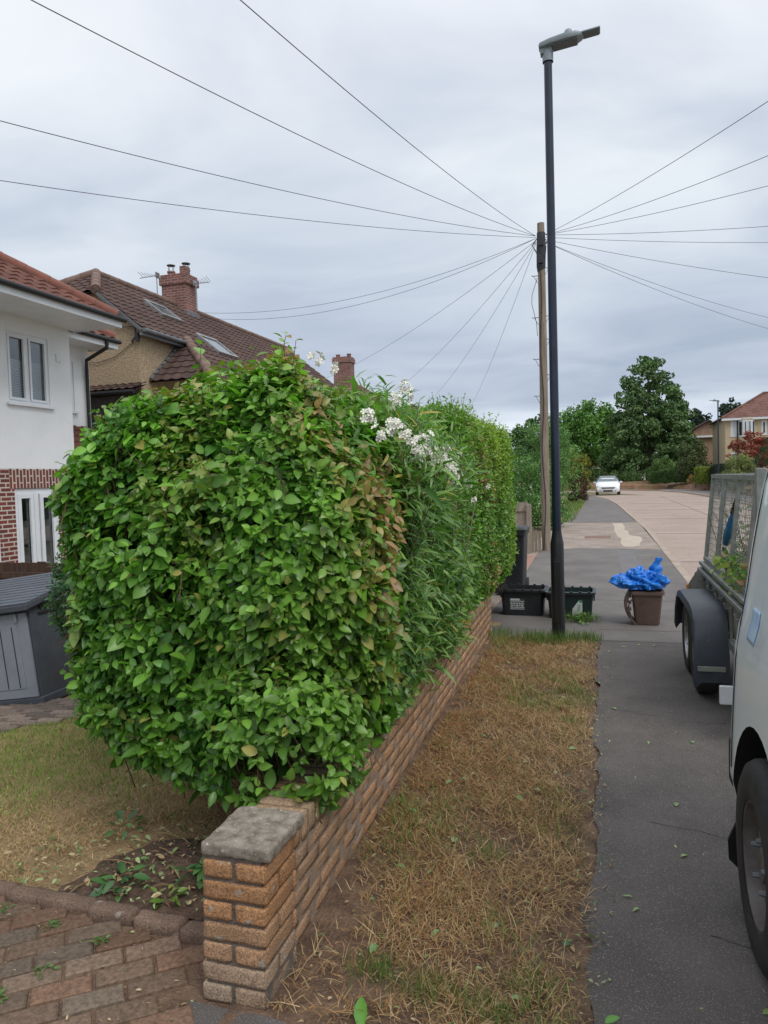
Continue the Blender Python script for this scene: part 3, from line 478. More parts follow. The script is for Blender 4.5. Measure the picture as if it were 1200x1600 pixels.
# ------------------------------------------------------------ hedge: three shrubs grown together
def superbox(n, c, r, e=4.0, bump=.05, seed=0, nob=True):
    "random points on a rounded box surface, outward normals"
    c, r = np.array(c), np.array(r); A = np.array([r[1] * r[2], r[1] * r[2], r[0] * r[2], r[0] * r[2], r[0] * r[1], 0 if nob else r[0] * r[1] * .6]); f = RNG.choice(6, n, p=A / A.sum())
    U = RNG.uniform(-1, 1, (n, 3)); ax = f // 2; U[np.arange(n), ax] = np.where(f % 2 == 0, 1, -1)
    Ln = (np.abs(U) ** e).sum(1) ** (1 / e); U = U / Ln[:, None]; Nn = unit(np.sign(U) * np.abs(U) ** (e - 1) / r)
    P = c + U * r; P = P + Nn * (bump * (snoise(P, 4.5, seed) + .6 * snoise(P, 11, seed + 5)))[:, None]; return P, Nn
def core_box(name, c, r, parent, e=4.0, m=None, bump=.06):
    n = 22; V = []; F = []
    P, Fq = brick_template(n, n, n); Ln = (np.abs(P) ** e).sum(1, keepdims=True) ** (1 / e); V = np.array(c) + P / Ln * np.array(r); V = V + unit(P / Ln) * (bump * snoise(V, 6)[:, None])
    return mesh_obj(name, V, Fq, m or M['core'], parent, smooth=True)  # solid core added inside the leaves to stop light and see-through
UP = np.array([0, 0, 1.0])
def shrub(parent, P, Nn, per, twl, lsize, cfun, tmpl, gravity=.55, upb=.5, spread=.9, out=.8, name='foliage', whorl=False, wid=(.85, 1.15), facing=1.0):
    n = len(P); D = unit(Nn * out + UP * upb + RNG.normal(0, .35, (n, 3))); L_ = RNG.uniform(*twl, n); B = P - D * (L_ * RNG.uniform(.5, 1.0, n))[:, None]
    PP = []; DD = []; NN = []; SS = []; CC = []
    A1 = unit(np.cross(D, RNG.normal(0, 1, (n, 3)))); A2 = np.cross(D, A1); ph = RNG.uniform(0, 6.28, n)
    for k in range(per):
        f = (k + RNG.uniform(.2, .8, n)) / per if not whorl else RNG.uniform(.7, 1.0, n); pos = B + D * (L_ * f)[:, None]; th = ph + (k * 2.4 if not whorl else k * 6.28 / per + RNG.uniform(-.3, .3, n))
        side = A1 * np.cos(th)[:, None] + A2 * np.sin(th)[:, None]
        d = unit(side * spread + D * (.35 + .5 * f)[:, None] - UP * gravity * RNG.uniform(.3, 1.3, n)[:, None] + RNG.normal(0, .2, (n, 3)))
        nn = unit(Nn * .85 * facing + UP * .8 + RNG.normal(0, .58, (n, 3)) - D * .1)
        PP.append(pos); DD.append(d); NN.append(nn); SS.append(lsize * RNG.uniform(.40, 1.0, n) ** 1.0 * np.where(RNG.random(n) < .1, 1.45, 1.0) * (1.08 - .45 * f ** 3 * (0 if whorl else 1))); CC.append(cfun(pos, f, Nn, n))
    PP, DD, NN, SS, CC = map(np.concatenate, (PP, DD, NN, SS, CC))
    scatter(name, PP, DD, NN, SS, tmpl, CC, M['leaf'], parent, wid=RNG.uniform(*wid, len(PP)))
    # stems: three-sided tapering twigs
    q = RNG.random(n) < .7; b, t = (B - D * .12)[q], (B + D * L_[:, None] * .95)[q]; a1, a2 = A1[q], A2[q]; m_ = len(b); ring = []
    for e_, rr in ((b, .0035), (t, .0015)):
        for j in range(3): ring.append(e_ + rr * (a1 * math.cos(j * 2.094) + a2 * math.sin(j * 2.094)))
    V = np.stack(ring, 1).reshape(-1, 3); F = np.array([(0, 1, 4, 3), (1, 2, 5, 4), (2, 0, 3, 5)])[None] + (np.arange(m_) * 6)[:, None, None]
    mesh_obj('stems', V, F.reshape(-1, 4), M['twig'], parent)
LT = leaf_template(.30, .30, .22); LTn = leaf_template(.075, .5, .35, (.2, .5, .8)); LTp = leaf_template(.27, .3, .15, (.25, .6)); LT2 = leaf_template(.24, .3, .22)
def lerpc(a, b, t): return np.array(a)[None] * (1 - t[:, None]) + np.array(b)[None] * t[:, None]
def col_shrub(pos, f, Nn, n):
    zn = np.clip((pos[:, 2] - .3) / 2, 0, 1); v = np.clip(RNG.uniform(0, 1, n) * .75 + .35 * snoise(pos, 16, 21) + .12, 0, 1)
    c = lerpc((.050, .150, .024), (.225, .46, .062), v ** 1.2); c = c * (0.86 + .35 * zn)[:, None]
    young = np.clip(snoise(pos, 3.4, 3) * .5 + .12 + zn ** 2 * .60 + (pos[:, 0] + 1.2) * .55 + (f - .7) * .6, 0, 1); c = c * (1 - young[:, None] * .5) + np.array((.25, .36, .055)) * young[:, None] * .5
    red = np.clip(snoise(pos, 7.0, 9) * .85 - .50 + zn ** 2.5 * .85 + np.clip(pos[:, 0] + 1.22, 0, .5) * 3.2 * np.clip(zn * 2, 0, 1) + (f - .6) * .9, 0, 1) * (RNG.random(n) < .55); red = red[:, None] * .85
    c = c * (1 - red) + np.array((.36, .19, .085)) * red * RNG.uniform(.7, 1.25, n)[:, None]
    y = RNG.random(n) < .012; c[y] = (.42, .38, .10); return c
def shape1(P, Nn=None):
    "clipped by hand: narrower at the top left and bottom left"
    z = P[:, 2]; f = np.interp(z, [.1, .3, .6, 1.1, 1.6, 1.9, 2.3], [.50, .66, .86, .97, .96, .83, .58]); dx = P[:, 0] + 1.62; Q = P.copy(); Q[:, 0] = -1.62 + np.where(dx < 0, dx * f, dx * np.interp(z, [.1, .5, 1.0, 1.6, 2.3], [.66, .78, .88, .93, .82])); return Q
s1 = base('shrub', (-1.9, 3.5, 0), 'big clipped shrub with broad green leaves and reddish tips behind the brick pillar', 'shrub', None)
def bottomshape(P, Nn, zlo=.22):
    "keep points above a wavy lower edge"
    k = P[:, 2] > zlo + .12 * snoise(P, 5, 4) - .25 * sstep(-1.45, -1.9, P[:, 0] * 1.0) + .35 * sstep(-2.3, -2.85, P[:, 0]); return P[k], Nn[k]
def sub(P, Nn, k): return P[k], Nn[k]
P, Nn = superbox(8200, (-1.74, 3.38, 1.20), (.83, .68, .98), 2.9, .10, 1); k = snoise(P, 8, 31) + RNG.uniform(-.45, .7, len(P)) > -.38; P, Nn = P[k], Nn[k]
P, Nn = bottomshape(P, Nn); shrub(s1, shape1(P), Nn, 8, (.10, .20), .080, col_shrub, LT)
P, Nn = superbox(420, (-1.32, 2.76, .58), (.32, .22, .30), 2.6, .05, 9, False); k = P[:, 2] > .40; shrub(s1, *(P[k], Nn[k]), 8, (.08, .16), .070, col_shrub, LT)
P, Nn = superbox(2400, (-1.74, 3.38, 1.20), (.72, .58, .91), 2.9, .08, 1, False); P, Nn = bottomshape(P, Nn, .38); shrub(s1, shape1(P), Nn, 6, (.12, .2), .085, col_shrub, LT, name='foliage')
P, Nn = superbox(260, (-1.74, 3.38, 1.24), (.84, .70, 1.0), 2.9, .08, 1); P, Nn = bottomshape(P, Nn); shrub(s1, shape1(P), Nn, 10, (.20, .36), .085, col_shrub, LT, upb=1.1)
core_box('light_blocking_core', (-1.70, 3.40, 1.18), (.52, .44, .72), s1, 3.1)
mb = MB()
for (x, y) in ((-1.8, 3.3), (-1.6, 3.6), (-2.1, 3.5), (-1.9, 3.9), (-1.5, 3.3)):
    mb.tube([(x, y, -.05), (x + random.uniform(-.05, .05), y, .3), (x + random.uniform(-.15, .15), y + .05, .7)], [.028, .022, .016], 7)
mb.build('trunk', M['twig'], s1, True)
def col_ole(pos, f, Nn, n):
    v = RNG.uniform(0, 1, n); c = lerpc((.065, .17, .042), (.25, .40, .10), v); y = RNG.random(n) < .03; c[y] = (.40, .33, .07); return c
s2 = base('shrub', (-1.5, 4.8, 0), 'oleander shrub with narrow leaves and white flower clusters in the middle of the hedge', 'shrub')
P, Nn = superbox(2700, (-1.60, 4.60, 1.18), (.62, 1.50, .94), 3.2, .10, 2); k = P[:, 2] > .55; shrub(s2, *sub(P, Nn, k), 11, (.15, .32), .135, col_ole, LTn, gravity=.30, upb=.75, spread=.8, out=.8)
P, Nn = superbox(620, (-1.50, 4.4, 1.19), (.60, 1.40, .94), 3.2, .14, 6); k = P[:, 2] > 1.5; shrub(s2, *sub(P, Nn, k), 12, (.25, .42), .145, col_ole, LTn, gravity=.2, upb=1.2, spread=.7, out=.7)
P, Nn = superbox(1300, (-1.60, 4.4, 1.1), (.60, 1.4, .80), 3.2, .08, 12); k = P[:, 2] < 1.4; shrub(s2, *sub(P, Nn, k), 8, (.12, .2), .085, col_ole, LT2, gravity=.4)
core_box('light_blocking_core', (-1.68, 4.75, 1.08), (.42, 1.15, .72), s2)
mb = MB()
for i in range(26):
    y = random.uniform(3.7, 5.6); mb.tube([(-1.25, y, .5), (-1.05 + random.uniform(-.05, .05), y + random.uniform(-.1, .1), 1.0), (-.98 + random.uniform(-.06, .06), y + random.uniform(-.25, .25), 1.55 + random.uniform(-.1, .3))], [.009, .007, .004], 6)
mb.build('canes', mat('olive_cane', (.20, .19, .09), .8, (.28, .24, .13), 9), s2, True)
def flower_cluster(c, nn, r):
    V = []; F = []
    for i in range(nn):
        d = Vector((random.gauss(.35, .5), random.gauss(-.35, .5), random.gauss(.45, .4))).normalized(); p = Vector(c) + Vector((d.x * .6, d.y * 1.3, d.z)) * r * random.uniform(.4, 1.9); a = d.orthogonal().normalized(); b = d.cross(a); s = random.uniform(.014, .020); n0 = len(V); V.append(p - d * .004); t0 = random.uniform(0, 1)
        for q in range(5):
            for dt, rr, dz in ((-.42, .62, .3), (-.3, 1.0, .28), (.05, 1.12, .15), (.32, .95, .3), (.42, .6, .32)):
                th = t0 + (q + dt) * 2 * math.pi / 5; V.append(p + (a * math.cos(th) + b * math.sin(th)) * s * rr + d * s * dz)
            k0 = n0 + 1 + q * 5; F += [(n0, k0, k0 + 1, k0 + 2), (n0, k0 + 2, k0 + 3, k0 + 4)]
    return V, F
for c, n, r in (((-.93, 2.95, 2.06), 9, .035), ((-.92, 3.32, 2.03), 26, .055), ((-.90, 3.55, 1.98), 22, .05), ((-.89, 3.75, 1.92), 30, .065), ((-.88, 4.1, 1.91), 34, .07), ((-.88, 4.25, 1.86), 26, .06), ((-.88, 4.5, 1.81), 30, .06), ((-.98, 3.78, 2.27), 16, .05), ((-1.0, 3.68, 2.2), 10, .04), ((-1.15, 2.95, 2.32), 6, .03), ((-.9, 5.2, 1.70), 6, .03), ((-.9, 6.1, 1.66), 3, .02), ((-.9, 5.35, 1.58), 5, .025), ((-.92, 3.1, 1.98), 9, .04), ((-.93, 4.9, 1.95), 5, .03), ((-1.2, 3.3, 2.33), 8, .04), ((-.9, 3.9, 1.99), 18, .05)):
    c = (c[0] - .02, c[1], c[2] - .13 + (.05 if c[2] < 1.8 else 0)); V, F = flower_cluster(c, n, r); mesh_obj('flower_cluster', V, F, M['flower'], s2)
def col_priv(pos, f, Nn, n):
    v = RNG.uniform(0, 1, n); c = lerpc((.075, .195, .030), (.23, .42, .06), v); yel = np.clip((pos[:, 2] - 1.2) * .5 + snoise(pos, 2.5, 1) * .4 + (pos[:, 1] - 7.5) * .12, 0, 1)[:, None]; c = c * (1 - yel * .6) + np.array((.42, .50, .065)) * yel * .6
    br = (snoise(pos, 3, 8) * .5 + (pos[:, 0] + 1.08) * 1.2 + RNG.uniform(-.5, .5, n)) > .62; c[br] = np.array((.36, .21, .085)) * RNG.uniform(.7, 1.3, (br.sum(), 1)); return c
s3 = base('hedge', (-1.6, 8, 0), 'yellow green clipped hedge with small leaves at the far end of the wall', 'hedge')
P, Nn = superbox(9500, (-1.72, 7.75, 1.32), (.64, 2.15, .98), 5, .05, 5); shrub(s3, P, Nn, 7, (.06, .13), .050, col_priv, LTp, gravity=.15, upb=.7)
P, Nn = superbox(900, (-1.72, 7.75, 1.36), (.66, 2.15, 1.0), 5, .06, 5); k = P[:, 2] > 1.2; shrub(s3, *sub(P, Nn, k), 8, (.14, .26), .055, col_priv, LTp, gravity=0, upb=1.4)
core_box('light_blocking_core', (-1.74, 7.75, 1.30), (.55, 2.04, .90), s3, 6)
mb = MB()
for i in range(150):
    y = random.uniform(5.8, 9.8); z = random.uniform(.6, 2.0); p = Vector((-1.25, y, z)); d = Vector((.2, random.uniform(-.1, .1), random.uniform(-.05, .15))); mb.tube([p, p + d], [.005, .002], 4)
mb.build('cut_twigs', M['twig'], s3)
# dark ivy like shrub left behind the front shrub
def col_ivy(pos, f, Nn, n): return lerpc((.035, .10, .04), (.08, .19, .075), RNG.uniform(0, 1, n))
s4 = base('shrub', (-3.5, 4.9, -.1), 'dark green small leaved shrub tucked between the storage shed and the big shrub', 'shrub')
P, Nn = superbox(1100, (-3.35, 4.75, .95), (.62, .5, .62), 2.4, .08, 3, False); shrub(s4, P, Nn, 8, (.08, .16), .055, col_ivy, LTp, gravity=.3)
core_box('light_blocking_core', (-3.35, 4.75, .9), (.45, .36, .48), s4, 2.4); mb = MB(); mb.tube([(-3.35, 4.75, -.25), (-3.35, 4.75, .6)], [.03, .02], 7); mb.build('trunk', M['twig'], s4)

# ------------------------------------------------------------ grass, clippings, fallen leaves
GT = (np.array([(-.5, 0, 0), (.5, 0, 0), (-.4, .5, .10), (.4, .5, .10), (0, 1, .02)], float), np.array([(0, 1, 3), (0, 3, 2), (2, 3, 4)]), np.ones(5))
def grass(name, n, xr, yr, dens, cfun, L0=(.03, .07), w=.0022, upr=(.1, .6), z0=.012):
    X = RNG.uniform(*xr, n); Y = RNG.uniform(*yr, n); k = RNG.random(n) < dens(X, Y); X, Y = X[k], Y[k]; n = len(X); Lg = RNG.uniform(*L0, n); th = RNG.uniform(0, 2 * math.pi, n); up = RNG.uniform(*upr, n)
    D = np.stack([np.cos(th), np.sin(th), up * 1.0], -1); D = unit(D); C = cfun(X, Y, n, Lg); g = C[:, 1] > C[:, 0]; D[g] = unit(D[g] + UP * .8)
    P = np.stack([X, Y, gz(X, Y) + z0 + RNG.uniform(0, .012, n)], -1); V = unit(np.cross(D, np.cross(D, UP))) * -1; TV = GT[0]
    f, nn, s = frame(D, V + RNG.normal(0, .3, (n, 3))); W = w * RNG.uniform(.6, 1.4, n)
    VV = P[:, None] + TV[None, :, 0:1] * (W[:, None, None] * s[:, None]) + Lg[:, None, None] * (TV[None, :, 1:2] * f[:, None] + TV[None, :, 2:3] * nn[:, None])
    F = (GT[1][None] + (np.arange(n) * 5)[:, None, None]).reshape(-1, 3); o = mesh_obj(name, VV.reshape(-1, 3), F, M['grass'], None, None, np.repeat(C, 5, 0)); return tag(o, kind='stuff')
def gpatch(X, Y): 
    p = np.stack([X, Y, 0 * X], -1); return snoise(p, 3.1, 2) + .6 * snoise(p, 8, 5)
def cg_verge(X, Y, n, Lg):
    v = RNG.random(n); c = lerpc((.27, .165, .078), (.60, .43, .22), v); rb = RNG.random(n) < np.clip(.35 + (-.55 - X) * .6, 0, .8); c[rb] *= (.85, .66, .55)
    g = gpatch(X, Y) * .40 - .07 + np.clip((6.75 - Y) * -.55, -.0, .7) + np.clip(2.7 - Y, 0, .6) * .35 + np.clip(X + .65, 0, .5) * .35
    k = RNG.random(n) < np.clip(g, .03, .9); c[k] = lerpc((.09, .17, .035), (.25, .33, .09), RNG.random(k.sum())); return c
def dens_verge(X, Y):
    e = np.clip((-.10 - X) / .2 + .3 + .3 * snoise(np.stack([X, Y, 0 * X], -1), 14), .05, 1); dark = np.clip((np.hypot((X + 1.05) / .22, (Y - 2.45) / .55) - .5) * 1.3, .04, 1)
    near = np.clip((Y - 1.98) / .12 + .12 * snoise(np.stack([X, Y, 0 * X], -1), 12), 0, 1); thin = np.clip(.68 + .55 * snoise(np.stack([X, Y, 0 * X], -1), 7, 3) + .3 * snoise(np.stack([X, Y, 0 * X], -1), 19, 4), .12, 1); return e * dark * near * thin
grass('verge_grass', 84000, (-1.06, -.06), (1.96, 7.45), dens_verge, cg_verge, (.025, .075), .0027, (.05, .6))
def cg_green(X, Y, n, Lg): return lerpc((.06, .14, .025), (.24, .32, .09), RNG.random(n))
def tuft(cx, cy, rx, ry, n, L0, w=.004): grass('grass_tuft', n, (cx - rx, cx + rx), (cy - ry, cy + ry), lambda X, Y: np.clip(1.15 - np.hypot((X - cx) / rx, (Y - cy) / ry), 0, 1), cg_green, L0, w, (.7, 2.5), .005)
grass('verge_grass', 5200, (-1.04, -.1), (2.0, 7.2), lambda X, Y: np.clip(snoise(np.stack([X, Y, 0 * X], -1), 13, 8) + .25, 0, 1), lambda X, Y, n, Lg: lerpc((.36, .24, .11), (.66, .50, .28), RNG.random(n)), (.06, .13), .0026, (.05, .7))
tuft(-.62, 7.3, .36, .22, 1700, (.06, .15)); tuft(-.2, 7.45, .2, .14, 900, (.05, .13)); tuft(-.28, 8.4, .28, .10, 700, (.05, .15)); tuft(-1.05, 7.5, .14, .3, 500, (.05, .13)); tuft(-.45, 7.42, .10, .12, 500, (.06, .14))
for (x, y, r, n) in ((-.55, 2.2, .16, 700), (-.75, 2.25, .12, 500), (-.25, 2.3, .1, 250), (-.35, 2.15, .12, 450), (-.5, 3.1, .1, 200), (-.25, 4.9, .12, 250), (-.3, 5.6, .12, 250)): tuft(x, y, r, r * .6, n, (.03, .075), .0025)
def cg_lawn(X, Y, n, Lg):
    c = lerpc((.34, .225, .105), (.60, .44, .23), RNG.random(n)); g = gpatch(X * .7, Y * .7) * .5 + .0 + (Y - 2.95) * .70; k = RNG.random(n) < np.clip(g, .04, .85); c[k] = lerpc((.10, .22, .035), (.30, .41, .08), RNG.random(k.sum())); return c
def dens_lawn(X, Y): 
    bed = np.clip((np.hypot((X + 1.45) / .98, (Y - 2.45) / .80) - .85) * 4 + .5 * snoise(np.stack([X, Y, 0 * X], -1), 12), .02, 1); path = np.where((X < -4.0) & (Y > 4.1 + (X + 4.6) * .85), 0, 1); return bed * path * np.clip(.9 + .2 * snoise(np.stack([X, Y, 0 * X], -1), 4), .4, 1)
grass('lawn_grass', 95000, (-4.9, -1.45), (2.42, 5.6), dens_lawn, cg_lawn, (.015, .04), .0030, (.1, .8), .004)
grass('verge_grass', 5000, (-3.4, -.9), (25.5, 50), lambda X, Y: (X < -.95 - 0 * Y) * 1.0, cg_green, (.06, .14), .02, (.7, 2), 0)
# loose clippings: slivers of leaf and straw everywhere near the hedge
def litter(n, xr, yr, dens, sizes, name='clippings', z0=.02, green=.35):
    X = RNG.uniform(*xr, n); Y = RNG.uniform(*yr, n); k = RNG.random(n) < dens(X, Y); X, Y = X[k], Y[k]; n = len(X); th = RNG.uniform(0, 6.28, n); D = unit(np.stack([np.cos(th), np.sin(th), RNG.normal(0, .18, n)], -1)); NN = unit(np.stack([RNG.normal(0, .35, n), RNG.normal(0, .35, n), np.ones(n)], -1))
    C = lerpc((.34, .24, .12), (.52, .43, .26), RNG.random(n)); g = RNG.random(n) < green; C[g] = lerpc((.10, .20, .06), (.34, .44, .20), RNG.random(g.sum())); b = RNG.random(n) < .25; C[b] *= (.55, .42, .38)
    return tag(scatter(name, np.stack([X, Y, gz(X, Y) + z0], -1), D, NN, RNG.uniform(*sizes, n), LT, C, M['chip'], None, wid=RNG.uniform(.25, 1.0, n)), kind='stuff')
litter(1500, (-1.05, -.02), (1.95, 7.3), lambda X, Y: np.ones_like(X), (.008, .028))
litter(1500, (-2.7, -1.3), (2.40, 3.4), lambda X, Y: np.clip(1.3 - np.hypot((X + 1.75) / .8, (Y - 2.55) / .7), 0.03, 1), (.010, .042), z0=.03, green=.55)
litter(350, (-4.2, -1.4), (2.5, 5), lambda X, Y: np.ones_like(X) * .6, (.01, .03))
litter(500, (-.22, .03), (1.2, 7.2), lambda X, Y: np.ones_like(X), (.006, .022), z0=.012)
litter(500, (-3.2, -1.3), (1.3, 2.3), lambda X, Y: np.clip(.25 + (X + 2.6) * .4, .1, .8), (.005, .02), z0=.018, green=.25)
litter(200, (-1.35, -.4), (1.6, 1.99), lambda X, Y: np.ones_like(X), (.006, .022), z0=.006, green=.25)
litter(130, (0, 1.3), (1.5, 12), lambda X, Y: np.ones_like(X), (.006, .02), z0=.006)
litter(900, (.0, 1.15), (1.4, 9), lambda X, Y: np.clip(.2 + .4 * snoise(np.stack([X, Y, 0 * X], -1), 5), .05, 1), (.003, .009), z0=.005, green=.12)
# hairline cracks in the asphalt
mb = MB(); rc = random.Random(4)
for (x, y, a, L_) in ((.05, 5.3, .1, .9), (.2, 3.6, -.15, .8), (.0, 7.0, .05, .6), (.62, 4.6, 1.4, .7), (.35, 2.75, .05, .5)):
    pts = []
    for k in range(int(L_ / .03)): pts.append((x, y)); a += rc.uniform(-.5, .5) * .6; a *= .93; x += .03 * math.cos(a); y += .03 * math.sin(a)
    for (p, q) in zip(pts[:-1], pts[1:]): w = rc.uniform(.0008, .0022); mb.add([(p[0], p[1] - w, .0052), (q[0], q[1] - w, .0052), (q[0], q[1] + w, .0052), (p[0], p[1] + w, .0052)], [(0, 1, 2, 3)])
tag(mb.build('footway', M['liner']), kind='structure')
# larger fallen leaves, each a thing
def one_leaf(name, x, y, z, size, th, c, label, group, t=LT, w=1.0, tilt=.15):
    o = scatter(name, np.array([(x, y, float(gz(x, y)) + z)]), np.array([(math.cos(th), math.sin(th), tilt)]), np.array([(random.uniform(-.2, .2), random.uniform(-.2, .2), 1)]), [size], t, np.array([c]), M['leaf'], None, (x, y, 0), wid=[w]); return tag(o, label, 'leaf', group)
gl = [(-.72, 1.985, .12, 1.9, .3), (-.02, 2.12, .10, .2, .9), (.03, 2.08, .055, 2.6, .8), (-.015, 2.2, .05, .5, .6)]
for (x, y, s, th, w), lb in zip(gl, ('large fresh bright green leaf standing up at the near end of the verge', 'bright green fallen leaf at the footway edge, largest of three lying together', 'small pale green leaf on the asphalt just right of the big fallen leaf', 'thin green leaf on the verge edge just beyond the big fallen leaf')):
    one_leaf('fallen_leaf', x, y, .02, s, th, (.16, .38, .07), lb, 'fresh leaves fallen by the footway', w=w + .3, tilt=.4)
for i in range(46):
    x, y = random.uniform(-1.0, -.08), random.uniform(2.1, 6.8) ** 1.0; g = random.random(); c = (.24, .38, .15) if g < .45 else (.36, .42, .22) if g < .8 else (.07, .17, .06)
    one_leaf('fallen_leaf', x, y, .03, random.uniform(.03, .055), random.uniform(0, 6.3), c, 'small green leaf fallen on the dry brown grass of the verge', 'leaves scattered over the verge', w=random.uniform(.7, 1.1))
for i in range(14):
    x, y = random.uniform(.0, .55), random.uniform(2.2, 7.5); one_leaf('fallen_leaf', x, y, .008, random.uniform(.03, .05), random.uniform(0, 6.3), (.30, .42, .16), 'small yellow green leaf fallen on the dark asphalt footway', 'leaves scattered on the footway', w=random.uniform(.4, .9))
# seedlings in the bed and driveway joints
def weed(x, y, r, n, ls, label, c1=(.05, .13, .05), c2=(.13, .27, .09), group=None, hgt=.05):
    th = RNG.uniform(0, 6.28, n); rr = RNG.uniform(0, r, n); P = np.stack([x + rr * np.cos(th), y + rr * np.sin(th), gz(x, y) + RNG.uniform(.012, hgt, n)], -1); D = unit(np.stack([np.cos(th), np.sin(th), RNG.uniform(-.2, .8, n)], -1)); NN = unit(np.stack([-np.cos(th) * .3, -np.sin(th) * .3, np.ones(n)], -1) + RNG.normal(0, .3, (n, 3)))
    o = scatter('weed', P, D, NN, RNG.uniform(.6, 1.2, n) * ls, LT2, lerpc(c1, c2, RNG.random(n)), M['leaf'], None, (x, y, 0)); return tag(o, label, 'weed', group)
weed(-1.62, 2.62, .10, 26, .075, 'dark leafy seedling clump in the bare bed nearest the brick pillar', hgt=.09); weed(-1.95, 2.50, .08, 20, .065, 'dark leafy cutting lying in the bed left of the seedling clump', hgt=.07)
weed(-1.70, 2.45, .06, 14, .05, 'light green leafy cutting near the edging in front of the dark seedlings', (.14, .25, .05), (.25, .36, .08)); weed(-1.42, 2.62, .06, 12, .05, 'green leafy sprig against the left side of the brick pillar')
weed(-2.28, 2.95, .07, 10, .06, 'flattened green sprig on the dry lawn by the bed'); weed(-2.75, 2.52, .06, 10, .05, 'green sprig on the lawn at the left end of the brick edging')
for (x, y), lb in (((-2.33, 2.27), 'small weed growing against the brick edging at its left end'), ((-2.05, 2.20), 'small weed growing in the joint of the edging above the block paving'), ((-1.78, 2.16), 'tiny seedling at the foot of the edging nearest the pillar'), ((-1.88, 1.98), 'grassy weed growing between paving blocks in the middle of the driveway'), ((-1.93, 1.83), 'small green weed between paving blocks nearest the bottom left corner'), ((-2.18, 2.0), 'tiny weed between paving blocks at the left edge')):
    weed(x, y, .03, 16, .022, lb, (.06, .15, .03), (.16, .28, .07), 'weeds in the driveway joints', .03)
weed(-.22, 8.38, .16, 60, .06, 'green weed clump in front of the green box beside the lamp post', (.07, .16, .03), (.17, .30, .08), hgt=.10)
mb = MB()
for i in range(26):
    x, y = random.uniform(-2.5, -1.35), random.uniform(2.42, 3.2); th = random.uniform(0, 6.3); L_ = random.uniform(.05, .16); p = Vector((x, y, .022 + float(gz(x, y)))); q = p + Vector((math.cos(th) * L_, math.sin(th) * L_, random.uniform(0, .02))); mb.tube([p, (p + q) / 2 + Vector((0, 0, .008)), q], [.0025, .003, .002], 5)
tag(mb.build('twig_litter', mat('straw_twig', (.36, .26, .12), .9, (.22, .14, .07), 9)), kind='stuff')
# ------------------------------------------------------------ street lamps
def make_lamp(loc, label, group, rz=0):
    t = base('street_lamp', loc, label, 'street lamp', group); x, y, z = loc
    mb = MB(); mb.lathe(loc, [(.066, -.1), (.066, .98), (.060, 1.01), (.047, 1.09), (.045, 1.12), (.045, 1.13)], n=28); mb.build('base_section', M['black'], t, True)
    mb = MB(); mb.lathe(loc, [(.044, 1.12), (.042, 3.4), (.039, 5.78), (0, 5.78)], n=24); mb.build('column', M['post_paint'], t, True)
    mb = MB(); mb.box((x, y - .068, z + .50), (.062, .008, .62)); mb.build('access_door', M['black'], t, bevel=.004)
    R = Matrix.Rotation(rad(-5), 3, 'Y'); hd = Vector((x, y, z + 5.86))
    # head: lofted body, width along y, pointing +x
    prof = [(-.085, .04, -.025, .014), (-.07, .065, -.032, .028), (.02, .088, -.034, .036), (.16, .10, -.036, .042), (.27, .088, -.032, .038), (.325, .055, -.022, .022), (.34, .025, -.012, .010)]
    V = []; 
    for (a, w, lo, hi) in prof:
        for k in range(12):
            th = 2 * math.pi * k / 12; yy = w * math.copysign(abs(math.cos(th)) ** .6, math.cos(th)); zz = math.sin(th); zz = hi * abs(zz) ** .7 if zz > 0 else lo * abs(zz) ** .5; V.append(hd + R @ Vector((a, yy, zz)))
    F = [(i * 12 + k, i * 12 + (k + 1) % 12, (i + 1) * 12 + (k + 1) % 12, (i + 1) * 12 + k) for i in range(len(prof) - 1) for k in range(12)] + [tuple(range(12)), tuple(range(72, 84))]
    h = MB().add(V, F).build('head', M['lamp_grey'], t, True)
    MB().box(hd + R @ Vector((.16, 0, -.036)), (.24, .13, .012), R).build('lens', M['lamp_dark'], h, bevel=.003)
    mb = MB(); mb.box(hd + R @ Vector((-.02, 0, -.055)), (.115, .08, .05), R).lathe((x, y, z + 5.70), [(.052, 0), (.052, .10)], n=20); mb.build('bracket', M['lamp_grey'], t, bevel=.004)
    MB().box(hd + R @ Vector((.41, 0, .008)), (.17, .12, .014), R).box(hd + R @ Vector((.41, 0, -.004)), (.15, .10, .014), R, 1).build('end_plate', [M['lamp_grey'], M['lamp_dark']], t, bevel=.003)
    q = hd + R @ Vector((.20, 0, .036)); MB().lathe(q, [(.042, 0), (.042, .025), (.034, .05), (.018, .062), (0, .064)], n=18).build('photocell', M['lamp_grey'], t, True)
    if rz: t.rotation_euler.z = rz
    return t
lamp = make_lamp((-.44, 7.45, 0), 'black street lamp with grey head standing at the end of the brown verge', 'street lamps')
l2 = copy_tree(lamp); l2.location = (6.95, 49, 0.05); l2.rotation_euler.z = math.pi; l2['label'] = 'distant thin street lamp among the gardens beyond the far side of the road'
